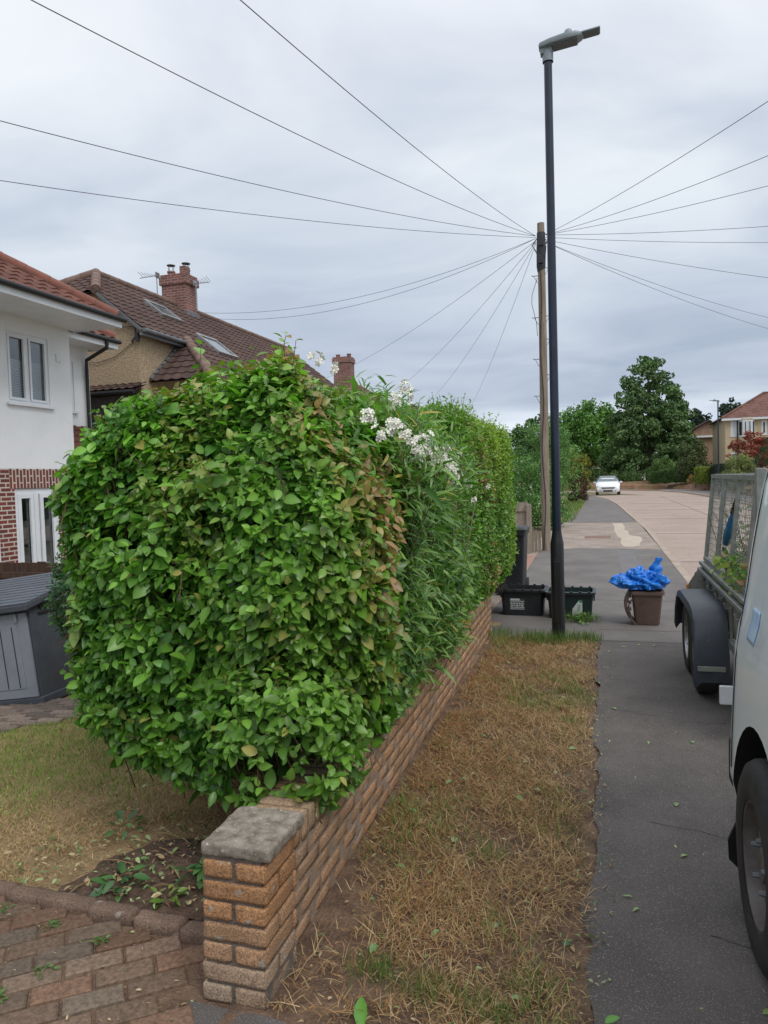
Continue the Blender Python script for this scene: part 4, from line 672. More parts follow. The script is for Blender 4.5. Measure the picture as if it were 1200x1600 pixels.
# ------------------------------------------------------------ telephone pole and cables
PX, PY = -1.19, 16.3
t = base('telephone_pole', (PX, PY, 0), 'weathered wooden telephone pole with cables fanning out from its top behind the black lamp', 'pole')
MB().tube([(PX, PY, -.2), (PX, PY, 2), (PX + .01, PY, 4.5), (PX + .01, PY, 7.12)], [.098, .092, .084, .076], 18).build('post', M['pole'], t, True)
MB().tube([(PX, PY, 6.08), (PX, PY, 6.2), (PX + .01, PY, 6.6), (PX + .01, PY, 6.92)], [.080, .098, .102, .088], 14).box((PX, PY - .11, 6.35), (.11, .07, .22)).box((PX + .01, PY - .10, 6.70), (.12, .05, .16)).build('cable_wrap', M['cable'], t, bevel=.004)
for i, (z, s) in enumerate(((6.0, -1), (6.15, 1), (5.10, -1), (5.12, 1), (4.62, 1), (4.2, -1), (3.85, 1), (3.4, -1), (3.0, 1), (2.6, -1))):
    MB().tube([(PX + s * .07, PY - .02, z), (PX + s * .20, PY - .02, z), (PX + s * .20, PY - .02, z + .02)], .009, 6).tube([(PX + s * .16, PY - .02, z), (PX + s * .08, PY - .02, z - .16)], .006, 6).build('step_iron', M['bolt'], t)
MB().tube([(PX - .02 + .03 * math.sin(k * .9), PY - .095 + .004 * k / 20, 6.1 - k * .32) for k in range(20)], .011, 6).build('down_cable', M['cable'], t, True)
for k in range(7):
    a = k * .9; MB().tube([(PX + .09 * math.cos(a), PY + .09 * math.sin(a) - .02, 6.9 - .03 * k), (PX + .20 * math.cos(a), PY + .2 * math.sin(a) - .02, 6.80 - .04 * k), (PX + .09 * math.cos(a + .7), PY + .12 * math.sin(a + .7), 6.62 - .05 * k)], .007, 5).build('cable_loop', M['cable'], t, True)
MB().tube([(PX - .08, PY - .05, 5.95), (PX - .2, PY - .05, 5.6), (PX - .21, PY - .05, 5.4), (PX - .12, PY - .05, 5.0), (PX - .1, PY - .04, 4.7)], .006, 5).build('loose_wire', M['cable'], t, True)
def cable(E, label, sag=.25, ext=1.35, r=.0046, dz=0.0, grp='overhead telephone cables'):
    p = Vector((PX + (.1 if E[0] > PX else -.1), PY, 6.86 + dz)); e = p + (Vector(E) - p) * ext
    pts = []
    for k in range(33):
        s = k / 32; q = p.lerp(e, s); q.z -= 4 * sag * s * (1 - s); pts.append(q)
    # radius grows a little with thickness of the sheathed part near the pole
    return tag(MB().tube(pts, r, 5).build('overhead_cable', M['cable'], org=tuple(p)), label, 'cable', grp)
cable((-4.19, 4.99, 5.72), 'cable rising left from the pole and leaving the top edge near the left corner', .25)
cable((-2.69, 5.52, 5.70), 'steepest cable on the left, leaving the top edge left of the middle', .2)
cable((-5.88, 6.21, 5.68), 'upper cable of the two leaving the left edge, crossing above the white house', .25)
cable((-7.03, 7.37, 5.66), 'lower cable of the two leaving the left edge, nearest the white house roof', .22, dz=-.03)
cable((2.01, 10, 6.26), 'steepest cable on the right side, rising to the right edge', .15, 1.5)
cable((2.3, 11.5, 6.18), 'second highest cable running from the pole to the right edge', .15, 1.5)
cable((2.6, 13, 6.26), 'third highest cable rising gently from the pole to the right edge', .12, 1.6)
cable((3.2, 16, 6.52), 'nearly level cable running right, upper of the two level ones', .12, 1.8)
cable((3.6, 18, 6.76), 'nearly level cable running right, lower of the two level ones', .12, 1.8, dz=-.05)
cable((3.6, 18, 6.02), 'cable sloping gently down to the right edge, just under the level ones', .15, 1.8, dz=-.1)
cable((4.98, 25, 6.44), 'upper cable of the close pair dropping to the right behind the lamp post', .2, 1.3, dz=-.15)
cable((4.98, 25, 6.10), 'lower cable of the close pair dropping to the right behind the lamp post', .2, 1.3, dz=-.15)
cable((-11.35, 19.1, 6.75), 'upper cable of the pair reaching the tiled roof beside the brick chimney', .5, 1.0, dz=-.05)
cable((-11.30, 19.4, 6.65), 'lower cable of the pair reaching the tiled roof beside the brick chimney', .6, 1.0, dz=-.05)
cable((-9.3, 27, 6.50), 'cable falling left towards the far chimney behind the hedge', .4, 1.55, dz=-.1)
cable((-9.25, 34, 6.68), 'cable falling behind the white flowers of the hedge', .6, 1.55, dz=-.12)
cable((-7.97, 36, 6.4), 'second steepest cable dropping behind the hedge from the pole', .6, 1.55, dz=-.14)
cable((-7.4, 42, 6.1), 'steepest cable dropping behind the hedge, nearest the pole', .7, 1.55, dz=-.16)

# ------------------------------------------------------------ bins and boxes
def rrect(cx, cy, hx, hy, r, z, n=5):
    P = []
    for (sx, sy, a0) in ((1, 1, 0), (-1, 1, 90), (-1, -1, 180), (1, -1, 270)):
        for k in range(n + 1): a = rad(a0 + 90 * k / n); P.append((cx + sx * (hx - r) + r * math.cos(a), cy + sy * (hy - r) + r * math.sin(a), z))
    return P
def loft(mb, rings, m=0, close0=False, close1=False):
    n = len(rings[0]); V = [p for r in rings for p in r]; F = [(i * n + k, i * n + (k + 1) % n, (i + 1) * n + (k + 1) % n, (i + 1) * n + k) for i in range(len(rings) - 1) for k in range(n)]
    if close0: F.append(tuple(range(n))[::-1])
    if close1: F.append(tuple((len(rings) - 1) * n + k for k in range(n)))
    return mb.add(V, F, m)
def rotz(o, a): o.rotation_euler.z = a; return o
def recycling_box(cx, cy, mat_, label, a=0):
    t = base('recycling_box', (cx, cy, 0), label, 'recycling box', 'open kerbside recycling boxes'); mb = MB()
    loft(mb, [rrect(cx, cy, .235, .165, .04, .004), rrect(cx, cy, .255, .185, .045, .285), rrect(cx, cy, .285, .213, .05, .290), rrect(cx, cy, .285, .213, .05, .315), rrect(cx, cy, .250, .180, .045, .318), rrect(cx, cy, .228, .158, .04, .03)], 0, True, True); b = mb.build('body', mat_, t, True)
    for k in range(9):
        xx = cx - .20 + k * .05
        if k % 2 == 0: MB().b(xx, xx + .03, cy - .216, cy - .196, .295, .330).build('rim_lug', mat_, t, bevel=.004); MB().b(xx, xx + .03, cy + .196, cy + .216, .295, .330).build('rim_lug', mat_, t, bevel=.004)
    for s in (-1, 1): MB().b(cx + s * .262 - .012, cx + s * .262 + .012, cy - .07, cy + .07, .20, .292).build('handle', mat_, t, bevel=.006)
    return t, b
t, b = recycling_box(-.93, 8.85, M['binblack'], 'black open recycling box with white printed label, left of the lamp post')
tx, ty = -1.01, 8.85 - .178; mb = MB()
def tape(mb, x0, x1, z0, z1, cy, m=0, dy=0.0):
    f = lambda z: cy - (.165 + .020 * (z - .004) / .281) - .002 - dy
    mb.add([(x0, f(z0), z0), (x1, f(z0), z0), (x1, f(z1), z1), (x0, f(z1), z1), (x0, f(z0) + .002, z0), (x1, f(z0) + .002, z0), (x1, f(z1) + .002, z1), (x0, f(z1) + .002, z1)], [(0, 1, 2, 3), (4, 7, 6, 5), (0, 4, 5, 1), (1, 5, 6, 2), (2, 6, 7, 3), (3, 7, 4, 0)], m)
X0 = -1.075
tape(mb, X0, X0 + .17, .075, .210, 8.85, 1); tape(mb, X0 + .005, X0 + .115, .185, .207, 8.85, 0, .001)
for z in (.078, .098, .140, .172): tape(mb, X0, X0 + .17, z, z + .007, 8.85, 0, .001)
for k in range(5): tape(mb, X0 + .01 + k * .032, X0 + .028 + k * .032, .151, .160, 8.85, 0, .001); tape(mb, X0 + .012 + k * .031, X0 + .032 + k * .031, .112 + (k % 2) * .006, .130, 8.85, 0, .001)
mb.build('label', [M['sticker'], M['sticker_dark']], t)
t, b = recycling_box(-.37, 8.72, M['bingreen'], 'dark green open recycling box directly behind the lamp post')
mb = MB(); f = lambda z: 8.72 - (.165 + .020 * (z - .004) / .281) - .003
pl = [(-.345, .03), (-.235, .085), (-.235, .225), (-.27, .225), (-.345, .12)]; mb.prism([(x, f(z), z) for x, z in pl], (0, .002, 0), 0); mb.prism([(x, f(z) - .002, z) for x, z in [(-.275, .224), (-.236, .224), (-.236, .20), (-.26, .195)]], (0, .0015, 0), 1)
for k in range(4): mb.prism([(x, f(z) - .002, z) for x, z in [(-.295 + k * .004, .10 + k * .02), (-.265 + k * .004, .10 + k * .02), (-.265 + k * .004, .108 + k * .02), (-.295 + k * .004, .108 + k * .02)]], (0, .0015, 0), 1)
mb.build('label', [M['sticker'], M['sticker_green']], t); MB().b(-.113, -.110, 8.62, 8.70, .16, .24).build('side_label', M['sticker'], t)
# wheeled bin
t = base('wheelie_bin', (-1.42, 10.3, 0), 'tall black wheelie bin standing half hidden behind the far end of the hedge', 'wheelie bin'); cx, cy = -1.27, 10.35; mb = MB()
loft(mb, [rrect(cx, cy, .20, .23, .03, .03), rrect(cx, cy, .235, .27, .035, .84), rrect(cx, cy, .255, .29, .035, .85), rrect(cx, cy, .255, .29, .035, .90)], 0, True, True); mb.build('body', M['binblack'], t, True)
mb = MB(); loft(mb, [rrect(cx, cy, .265, .30, .04, .902), rrect(cx, cy, .268, .303, .04, .925), rrect(cx, cy, .235, .27, .05, .955), rrect(cx, cy, .10, .10, .05, .965)], 0, True, True); mb.build('lid', M['binblack'], t, True)
MB().tube([(cx - .2, cy + .31, .93), (cx + .2, cy + .31, .93)], .018, 10).build('handle', M['binblack'], t, True)
for s in (-1, 1): MB().lathe((cx + s * .21 - .02, cy + .22, .1), [(0, 0), (.1, 0), (.1, .045), (0, .045)], 'X', 20).build('wheel', M['rubber'], t)
# brown food bin with its lid hanging open, blue woven bag stuffed on top
t = base('food_bin', (.45, 8.42, 0), 'small brown kerbside food bin with its lid hanging open on the footway', 'bin'); cx, cy = .455, 8.42; mb = MB()
loft(mb, [rrect(cx, cy, .120, .115, .03, .005), rrect(cx, cy, .128, .123, .03, .03), rrect(cx, cy, .158, .150, .035, .335), rrect(cx, cy, .178, .168, .035, .340), rrect(cx, cy, .178, .168, .035, .375), rrect(cx, cy, .150, .142, .03, .378), rrect(cx, cy, .11, .105, .03, .05)], 0, True, True); mb.build('body', M['binbrown'], t, True)
mb = MB(); rings = []
for k in range(9):
    s = k / 8; zz = .36 - .36 * s; xo = -.17 - .075 * math.sin(math.pi * s) - .02 + .06 * s; rings.append([(cx + xo, cy - .13 + .02 * abs(s - .5), zz), (cx + xo + .03, cy - .13 + .02 * abs(s - .5), zz), (cx + xo + .03, cy + .13, zz), (cx + xo, cy + .13, zz)])
loft(mb, rings, 0, True, True); mb.build('lid', M['binbrown'], t, True, bevel=.004)
mb = MB()
for k in range(4): mb.box((cx - .18, cy - .02, .10 + k * .07), (.035, .16, .012), Matrix.Rotation(.3, 3, 'Y'))
mb.tube([(cx - .15, cy - .14, .30), (cx - .195, cy - .145, .22), (cx - .17, cy - .14, .1)], .008, 6); mb.build('lid_lining', M['binbrown'], t)
def bag():
    t = base('bag', (.43, 8.4, .37), 'bright blue crumpled woven plastic bag resting on the open brown food bin', 'bag'); P, F = brick_template(30, 24, 16)
    U = unit(P); c = np.array([.405, 8.42, .475]); r = np.array([.235, .175, .128]); V = U * r
    V[:, 2] += .055 * U[:, 0] * 0 + .03 * np.clip(U[:, 0], 0, 1) - .02; V[:, 2] = np.where(V[:, 2] < 0, V[:, 2] * (.75 + .25 * (U[:, 0] > 0)), V[:, 2])
    V[:, 0] -= .05 * np.clip(-U[:, 0], 0, 1) ** 2; a = np.arctan2(U[:, 1], U[:, 0]); rid = np.abs(np.sin(a * 4 + 5 * U[:, 2] + 1.5 * snoise(V, 11))) ** .6
    cre = np.abs(snoise(V, 15, 3)) ** .5; cre2 = np.abs(snoise(V, 34, 8)) ** .6; V = V + U * ((-.5 + rid) * .030 + (cre - .5) * .06 + (cre2 - .5) * .045)[:, None] + RNG.uniform(-.004, .004, V.shape)
    rim = np.exp(-((U[:, 2] + .05) / .18) ** 2); V[:, :2] *= (1 + .13 * rim * (1 + .5 * snoise(V, 20, 4)))[:, None]; low = V[:, 2] < -.075; V[low, 2] = -.075 - (V[low, 2] + .075) * -.3
    mesh_obj('sack', V + c, F, M['bluebag'], t, smooth=False)
    mb = MB(); rings = []
    for k in range(12):
        s = k / 11; ctr = Vector((.565 + .035 * s - .03 * math.sin(s * 3), 8.40, .56 + .17 * s)); w = .050 * (1 - s) ** .7 + .016 + .02 * math.sin(s * 5) ** 2; tw = s * 1.8
        rings.append([ctr + Vector((math.cos(tw + j * math.pi / 4) * w * (1 if j % 2 else .45), math.sin(tw + j * math.pi / 4) * w * .5, .01 * math.sin(j * 2.1))) for j in range(8)])
    loft(mb, rings, 0, True, True); mb.build('knot', M['bluebag'], t, True)
    mb = MB()
    for q in range(2):
        rings = []
        for k in range(14):
            s = k / 13; ctr = Vector((.60 - .10 * s, 8.33 - .05 * math.sin(s * 3), .585 - .16 * s + .03 * math.sin(s * 4 + q))) if q == 0 else Vector((.50 + .16 * s, 8.25 + .05 * s, .47 + .07 * math.sin(s * 3)))
            w = .022; rings.append([ctr + Vector((0, -.003, w)), ctr + Vector((.004, -.003, -w)), ctr + Vector((.004, .004, -w)), ctr + Vector((0, .004, w))])
        loft(mb, rings, 0, True, True)
    mb.build('strap', M['bluebag'], t, True)
bag()
# ------------------------------------------------------------ wheels
def wheel(parent, c, r, w, side, rimr, mrim, nb=5, name='wheel'):
    "side -1: outer face towards -x"
    c = Vector(c); s = side; W = bpy.data.objects.new(name, None); COL.objects.link(W); W.parent = parent; W.location = c - origin(parent)
    pr = [(rimr, 0), (rimr + .012, -.004), (rimr + .035, -.008), (r * .86, -.006), (r * .95, .008), (r * .99, .03), (r, .05), (r, w - .05), (r * .97, w - .02), (r * .85, w), (rimr, w)]
    MB().lathe(c, [(a, -s * b if False else (b if s < 0 else -b)) for a, b in pr], 'X', 48).build('tyre', M['rubber'], W, True)
    q = [(rimr + .004, .002), (rimr - .008, .004), (rimr - .014, .02), (rimr - .022, .05), (rimr * .80, .055), (rimr * .72, .045), (rimr * .55, .035), (rimr * .40, .045), (rimr * .30, .052), (rimr * .28, .03), (rimr * .26, .022), (0, .022)]
    mb = MB().lathe(c, [(a, (b if s < 0 else -b)) for a, b in q], 'X', 40); mb.build('rim', mrim, W, True)
    for k in range(nb):
        a = 2 * math.pi * k / nb + .4; p = c + Vector(((.018 if s < 0 else -.018), math.cos(a) * rimr * .42, math.sin(a) * rimr * .42)); MB().lathe(p, [(0, -.010 if s < 0 else .010), (.007, -.010 if s < 0 else .010), (.0095, 0), (.012, .02 if s < 0 else -.02)], 'X', 6).build('bolt', M['lead'], W)
    return W
# ------------------------------------------------------------ van (silver, rear towards the trailer)
def boolean_cut(o, cutters):
    for c in cutters:
        md = o.modifiers.new('cut', 'BOOLEAN'); md.operation = 'DIFFERENCE'; md.object = c; md.solver = 'EXACT'
    dg = bpy.context.evaluated_depsgraph_get(); me = bpy.data.meshes.new_from_object(o.evaluated_get(dg)); o.modifiers.clear(); old = o.data; o.data = me
    for c in cutters: bpy.data.objects.remove(c, do_unlink=True)
    return o
VX, VW = .475, 1.90; VR = 3.24
van = base('van', (VX + VW / 2, .9, 0), 'pale silver van parked half on the footway with its rear wheel at the right edge', 'van')
side = [(.26, .075), (.34, .025), (.46, .0), (.62, .004), (.80, .012), (.98, .022), (1.06, .034), (1.12, .050), (1.40, .088), (1.62, .125), (1.82, .19), (1.91, .27), (1.95, .40)]   # height, inset
def van_section(y, top=1.0, ins=0.0, low=0.0):
    L_ = [(VX + i + ins, y, (z if z < 1.0 else 1.0 + (z - 1.0) * top) + low * (z < .4)) for z, i in side]; R_ = [(2 * VX + VW - p[0], y, p[2]) for p in L_][::-1]; return L_ + R_
mb = MB(); secs = [van_section(VR, 1, .085), van_section(VR - .012, 1, .045), van_section(VR - .045, 1, .017), van_section(VR - .10, 1, .004), van_section(VR - .2)]
y = VR - .35
while y > -.55: secs.append(van_section(y)); y -= .25
for yy, tp, ins in ((-.75, 1.0, .0), (-1.15, .80, .01), (-1.45, .42, .02), (-1.62, .13, .04), (-1.75, .03, .10), (-1.80, -.15, .22)): secs.append(van_section(yy, tp, ins))
loft(mb, secs, 0, True, True); body = mb.build('body', [M['van'], M['liner']], van, True, bevel=0)
cut = []
VWY, VWR = 2.63, .345
for wy in (VWY, -.75):
    for xx in (VX - .3, VX + VW - .42):
        c = MB().lathe((xx, wy, .36), [(0, 0), (.435, 0), (.435, .72), (0, .72)], 'X', 40); o = mesh_obj('cutter', c.V, c.F, [M['van'], M['liner']], None, [1] * len(c.F)); bm = bmesh.new(); bm.from_mesh(o.data); bmesh.ops.remove_doubles(bm, verts=bm.verts, dist=1e-5); bmesh.ops.recalc_face_normals(bm, faces=bm.faces[:]); bm.to_mesh(o.data); bm.free(); cut.append(o)
bm = bmesh.new(); bm.from_mesh(body.data); bmesh.ops.remove_doubles(bm, verts=bm.verts, dist=1e-5); bm.to_mesh(body.data); bm.free()
boolean_cut(body, cut); body.data.set_sharp_from_angle(angle=rad(38))
for wy in (VWY, -.75):
    wheel(van, (VX - .005, wy, VWR), VWR, .215, -1, .205, M['rim_dark']); wheel(van, (VX + VW + .005, wy, VWR - .03), VWR, .215, 1, .205, M['rim_dark'])
MB().add([(VX + .015, VWY + .40, .33), (VX + .24, VWY + .40, .33), (VX + .24, VWY + .47, .085), (VX + .03, VWY + .475, .085), (VX - .012, VWY + .46, .13), (VX - .02, VWY + .43, .22)], [(0, 1, 2, 3, 4, 5)]).build('mud_flap', M['trim'], van).modifiers.new('solid', 'SOLIDIFY').thickness = .012
MB().b(VX + .04, VX + .20, VWY + .42, VR - .03, .25, .40).build('sill', M['trim'], van, bevel=.01)
def side_patch(name, y0, y1, z0, z1, m, off, parent, thick=.006, round_=.05):
    "a panel that lies on the van's side"
    zs = np.linspace(z0, z1, 10); ys = np.linspace(y0, y1, 8); V = []
    for z in zs:
        ins = np.interp(z, [s[0] for s in side], [s[1] for s in side])
        for yy in ys: V.append((VX + ins - off, yy, z))
    F = [(i * 8 + j, i * 8 + j + 1, (i + 1) * 8 + j + 1, (i + 1) * 8 + j) for i in range(9) for j in range(7)]; o = mesh_obj(name, V, F, m, parent, smooth=True); q = o.modifiers.new('s', 'SOLIDIFY'); q.thickness = thick; q.offset = 0; return o
w_ = side_patch('side_window', 1.15, 2.42, 1.22, 1.72, M['glass_dark'], .004, van); side_patch('window_seal', 1.12, 2.46, 1.19, 1.75, M['trim'], .0005, w_)
side_patch('blue_reflection', 2.80, 2.92, 1.05, 1.17, M['bluereflection'], .003, van, .002)  # blue reflection in the paintwork, painted on as a thin pale patch
side_patch('door_seam', VR - .155, VR - .148, .5, 1.8, M['trim'], .001, van, .003)
MB().b(VX + .07, VX + .14, VR - .04, VR + .008, .95, 1.01).build('tail_light', M['red'], van, bevel=.012)
MB().b(VX + .02, VX + VW - .02, VR - .03, VR + .06, .36, .56).build('rear_bumper', M['trim'], van, bevel=.02)
MB().b(VX + .55, VX + 1.35, VR - .01, VR + .004, 1.15, 1.65).build('rear_window', M['glass_dark'], van, bevel=.002); MB().add([(VX + .16, -.9, 1.72), (VX + VW - .16, -.9, 1.72), (VX + VW - .1, -1.36, 1.36), (VX + .1, -1.36, 1.36)], [(0, 1, 2, 3)]).build('windscreen', M['glass_dark'], van)
# ------------------------------------------------------------ caged twin axle trailer
TX = .86; tr = base('trailer', (1.6, 5.6, 0), 'galvanised twin axle trailer with mesh cage sides full of hedge cuttings, behind the van', 'trailer')
TY0, TY1, TW = 4.75, 6.9, 1.35; XL, XR = TX, TX + TW
mb = MB(); mb.b(XL, XR, TY0, TY1, .50, .54); mb.build('bed', M['panel'], tr)
for (n_, a) in (('side_panel', (XL, XL + .018, TY0, TY1, .50, .86)), ('side_panel', (XR - .018, XR, TY0, TY1, .50, .86)), ('front_panel', (XL, XR, TY0 - .02, TY0, .50, .86)), ('tailgate', (XL, XR, TY1, TY1 + .02, .50, .86))): MB().b(*a).build(n_, M['panel'], tr)
mb = MB()
for x in (XL, XR):
    s = -1 if x == XL else 1
    for y in np.linspace(TY0 + .03, TY1 - .03, 7): MB().b(x - .022 if s < 0 else x, x if s < 0 else x + .022, y - .02, y + .02, .46, .86).build('side_post', M['steel'], tr, bevel=.003)
    MB().b(x - .045 if s < 0 else x, x if s < 0 else x + .045, TY0 - .02, TY1 + .02, .845, .875).build('top_rail', M['steel'], tr, bevel=.004); MB().b(x - .035 if s < 0 else x, x if s < 0 else x + .035, TY0, TY1, .44, .50).build('chassis_rail', M['steel'], tr, bevel=.004)
    MB().b(x - .060 if s < 0 else x + .02, x - .020 if s < 0 else x + .06, TY0, TY1, .79, .82).build('rope_rail', M['steel'], tr, bevel=.004)
    for y in np.linspace(TY0 + .1, TY1 - .1, 6): MB().tube([(x + s * .02, y, .80), (x + s * .05, y - .02, .75), (x + s * .085, y - .03, .755), (x + s * .095, y - .03, .79)], .006, 6).build('rope_hook', M['bolt'], tr, True)
def cage_side(x, lean, y0, y1, npan=4):
    cg = bpy.data.objects.new('mesh_side', None); COL.objects.link(cg); cg.parent = tr; cg.location = Vector((x, (y0 + y1) / 2, .88)) - origin(tr)
    X = lambda z: x + lean * (z - .88) / .74
    sh = lambda z, y: y
    for y in np.linspace(y0, y1, npan): MB().tube([(X(.88), y, .88), (X(1.62), y + .0, 1.62)], .021, 4).build('upright', M['steel'], cg, bevel=.002)
    for z in (.90, 1.62): MB().tube([(X(z), y0 - .02, z), (X(z), y1 + .02, z)], .024, 4).build('rail', M['steel'], cg)
    mb = MB(); 
    for z in np.arange(.94, 1.61, .052): mb.tube([(X(z) + .012, yy, z + .006 * math.sin(yy * 9 + z * 5)) for yy in np.linspace(y0, y1, 9)], .0028, 4)
    for y in np.arange(y0 + .04, y1, .052): mb.tube([(X(.9) + .016, y, .9), (X(1.26) + .016 + .004 * math.sin(y * 11), y, 1.26), (X(1.62) + .016, y, 1.62)], .0028, 4)
    mb.build('wire_mesh', M['steel'], cg)
cage_side(XL + .005, .07, TY0 + .25, TY1 - .02); cage_side(XR - .03, -.03, TY0 + .25, TY1 - .02)
for x in (XL + .06, XR - .03): MB().b(x - .028, x + .028, TY0 + .07, TY0 + .125, .50, 1.68).build('corner_post', M['steel'], tr, bevel=.003)
mb = MB()
for z in (.90, 1.60): mb.b(XL + .09, XR - .06, TY1 - .03, TY1 + .0, z, z + .04)
for x in np.arange(XL + .12, XR - .06, .052): mb.tube([(x, TY1 - .012, .92), (x, TY1 - .012, 1.6)], .0028, 4)
for z in np.arange(.96, 1.6, .052): mb.tube([(XL + .09, TY1 - .016, z), (XR - .06, TY1 - .016, z)], .0028, 4)
mb.build('rear_gate', M['steel'], tr)
MB().b(XL + .05, XR - .03, TY0 + .08, TY0 + .115, 1.58, 1.62).build('front_bar', M['steel'], tr)
for wy in (5.86, 6.44):
    wheel(tr, (.655, wy, .30), .30, .165, -1, .185, M['rim'], 4); wheel(tr, (XR + .20, wy, .27), .30, .165, 1, .185, M['rim'], 4)
def mudguard(x0, x1):
    pts = [(5.40, .20), (5.43, .45), (5.49, .60), (5.58, .67), (5.74, .695), (6.40, .69), (6.62, .65), (6.74, .54), (6.80, .34)]; mb = MB(); R = []
    for (y, z) in pts: R.append([(x0, y, z - .05 if 5.45 < y < 6.8 else z), (x0 + .012, y, z), (x0 + .04, y, z + .012), (x1, y, z + .012), (x1, y, z), (x0 + .05, y, z - .004), (x0 + .014, y + (.01 if y < 6 else -.01), z - .05)])
    loft(mb, R, 0, True, True); o = mb.build('mudguard', M['guard'], tr, True); return o
mudguard(.595, TX - .03)
R_ = mudguard(.595, TX - .03); R_.scale.x = -1; R_.location.x = (XL + XR) - 2 * 1.6 + 0.0
# bracket arm and white marker, orange side light, hitch
MB().b(.62, .80, 5.385, 5.397, .28, .315).build('reflector_strip', M['panel'], tr, bevel=.002)
mk = MB().b(.705, .79, 5.00, 5.03, .17, .29).build('marker_lamp', M['white'], tr, bevel=.006); MB().b(.79, .95, 5.0, 5.025, .225, .25).build('lamp_arm', M['white'], tr, bevel=.003)
MB().b(.84, 1.0, 4.72, 4.80, .30, .52).lathe((.865, 4.70, .43), [(0, -.02), (.035, -.02), (.045, 0), (.045, .05)], 'Y', 16).build('leg_clamp', M['rim_dark'], tr, True, bevel=.008)
mb = MB()
for s in (-1, 1): mb.tube([(1.45 + s * .45, TY0, .47), (1.45 + s * .03, 3.55, .44)], .03, 4)
mb.tube([(1.45, 3.7, .44), (1.45, 3.34, .44)], .035, 8); mb.build('drawbar', M['steel'], tr)
mb = MB(); mb.prism([(.73, 6.98, .42), (.90, 6.98, .42), (.90, 6.98, .86), (.82, 6.98, .80), (.735, 6.98, .66)], (0, .015, 0)); mb.build('light_board', M['panel'], tr); MB().b(.715, .735, 6.95, 7.0, .55, .66).build('side_light', M['orange'], tr, bevel=.006)
# cuttings loaded in the trailer, a blue handled tool pushed through the mesh
n = 4200; P = np.stack([RNG.uniform(XL + .08, XR - .1, n), RNG.uniform(TY0 + .05, TY1 - .1, n), RNG.uniform(.56, 1.08, n) + .16 * snoise(np.stack([RNG.uniform(0, 1, n)] * 3, -1), 3)], -1); P[:, 2] += .14 * snoise(P, 4, 2); P[:, 2] = np.where(RNG.random(n) < .3, P[:, 2] + RNG.uniform(0, .35, n), P[:, 2]); P[:400, 0] = XL + RNG.uniform(-.02, .08, 400); P[:400, 2] = RNG.uniform(.80, 1.08, 400); P[:400, 1] = RNG.uniform(4.9, 5.8, 400)
C = lerpc((.08, .17, .04), (.22, .33, .10), RNG.random(n)); k = RNG.random(n) < .28; C[k] = lerpc((.22, .12, .06), (.40, .24, .12), RNG.random(k.sum()))
tag(scatter('hedge_cuttings', P, unit(RNG.normal(0, 1, (n, 3))), unit(RNG.normal(0, 1, (n, 3)) + UP), RNG.uniform(.03, .06, n), LT, C, M['leaf']), kind='stuff')
n = 26; P = np.stack([RNG.uniform(.82, .88, n), RNG.uniform(5.2, 6.3, n), RNG.uniform(.86, 1.05, n)], -1); k = RNG.random(n); C = lerpc((.22, .32, .07), (.42, .46, .12), k)
tag(scatter('hedge_cuttings', P, unit(RNG.normal(0, 1, (n, 3))), unit(RNG.normal(0, 1, (n, 3)) + (-1, -1, 1)), RNG.uniform(.05, .08, n), LT, C, M['leaf']), kind='stuff')
mb = MB()
for i in range(170):
    p = Vector((random.uniform(XL + .05, XR - .1), random.uniform(TY0 + .1, TY1 - .2), random.uniform(.6, 1.0))); d = Vector((random.uniform(-.3, .3), random.uniform(-.5, .5), random.uniform(-.05, .5))); q = p + d; q.x = min(max(q.x, XL + .03), XR - .05); q.y = min(q.y, TY1 - .05); mb.tube([p, q], [.007, .003], 5)
tag(mb.build('hedge_cuttings', M['twig']), kind='stuff')
tl = base('loppers', (.89, 5.85, 1.0), 'blue and black handled cutting tool poking through the mesh side of the trailer', 'tool')
MB().tube([(.90, 6.0, 1.12), (.895, 5.86, 1.20), (.90, 5.80, 1.28), (.91, 5.76, 1.36)], [.028, .034, .026, .016], 8).build('handle', mat('worn_blue_plastic', (.03, .15, .33), .5, (.05, .22, .42), 9), tl, True)
MB().tube([(.91, 5.76, 1.36), (.925, 5.70, 1.46)], [.018, .015], 8).tube([(.88, 6.0, 1.08), (.86, 5.70, .92)], [.012, .012], 6).build('grip', M['trim'], tl, True)
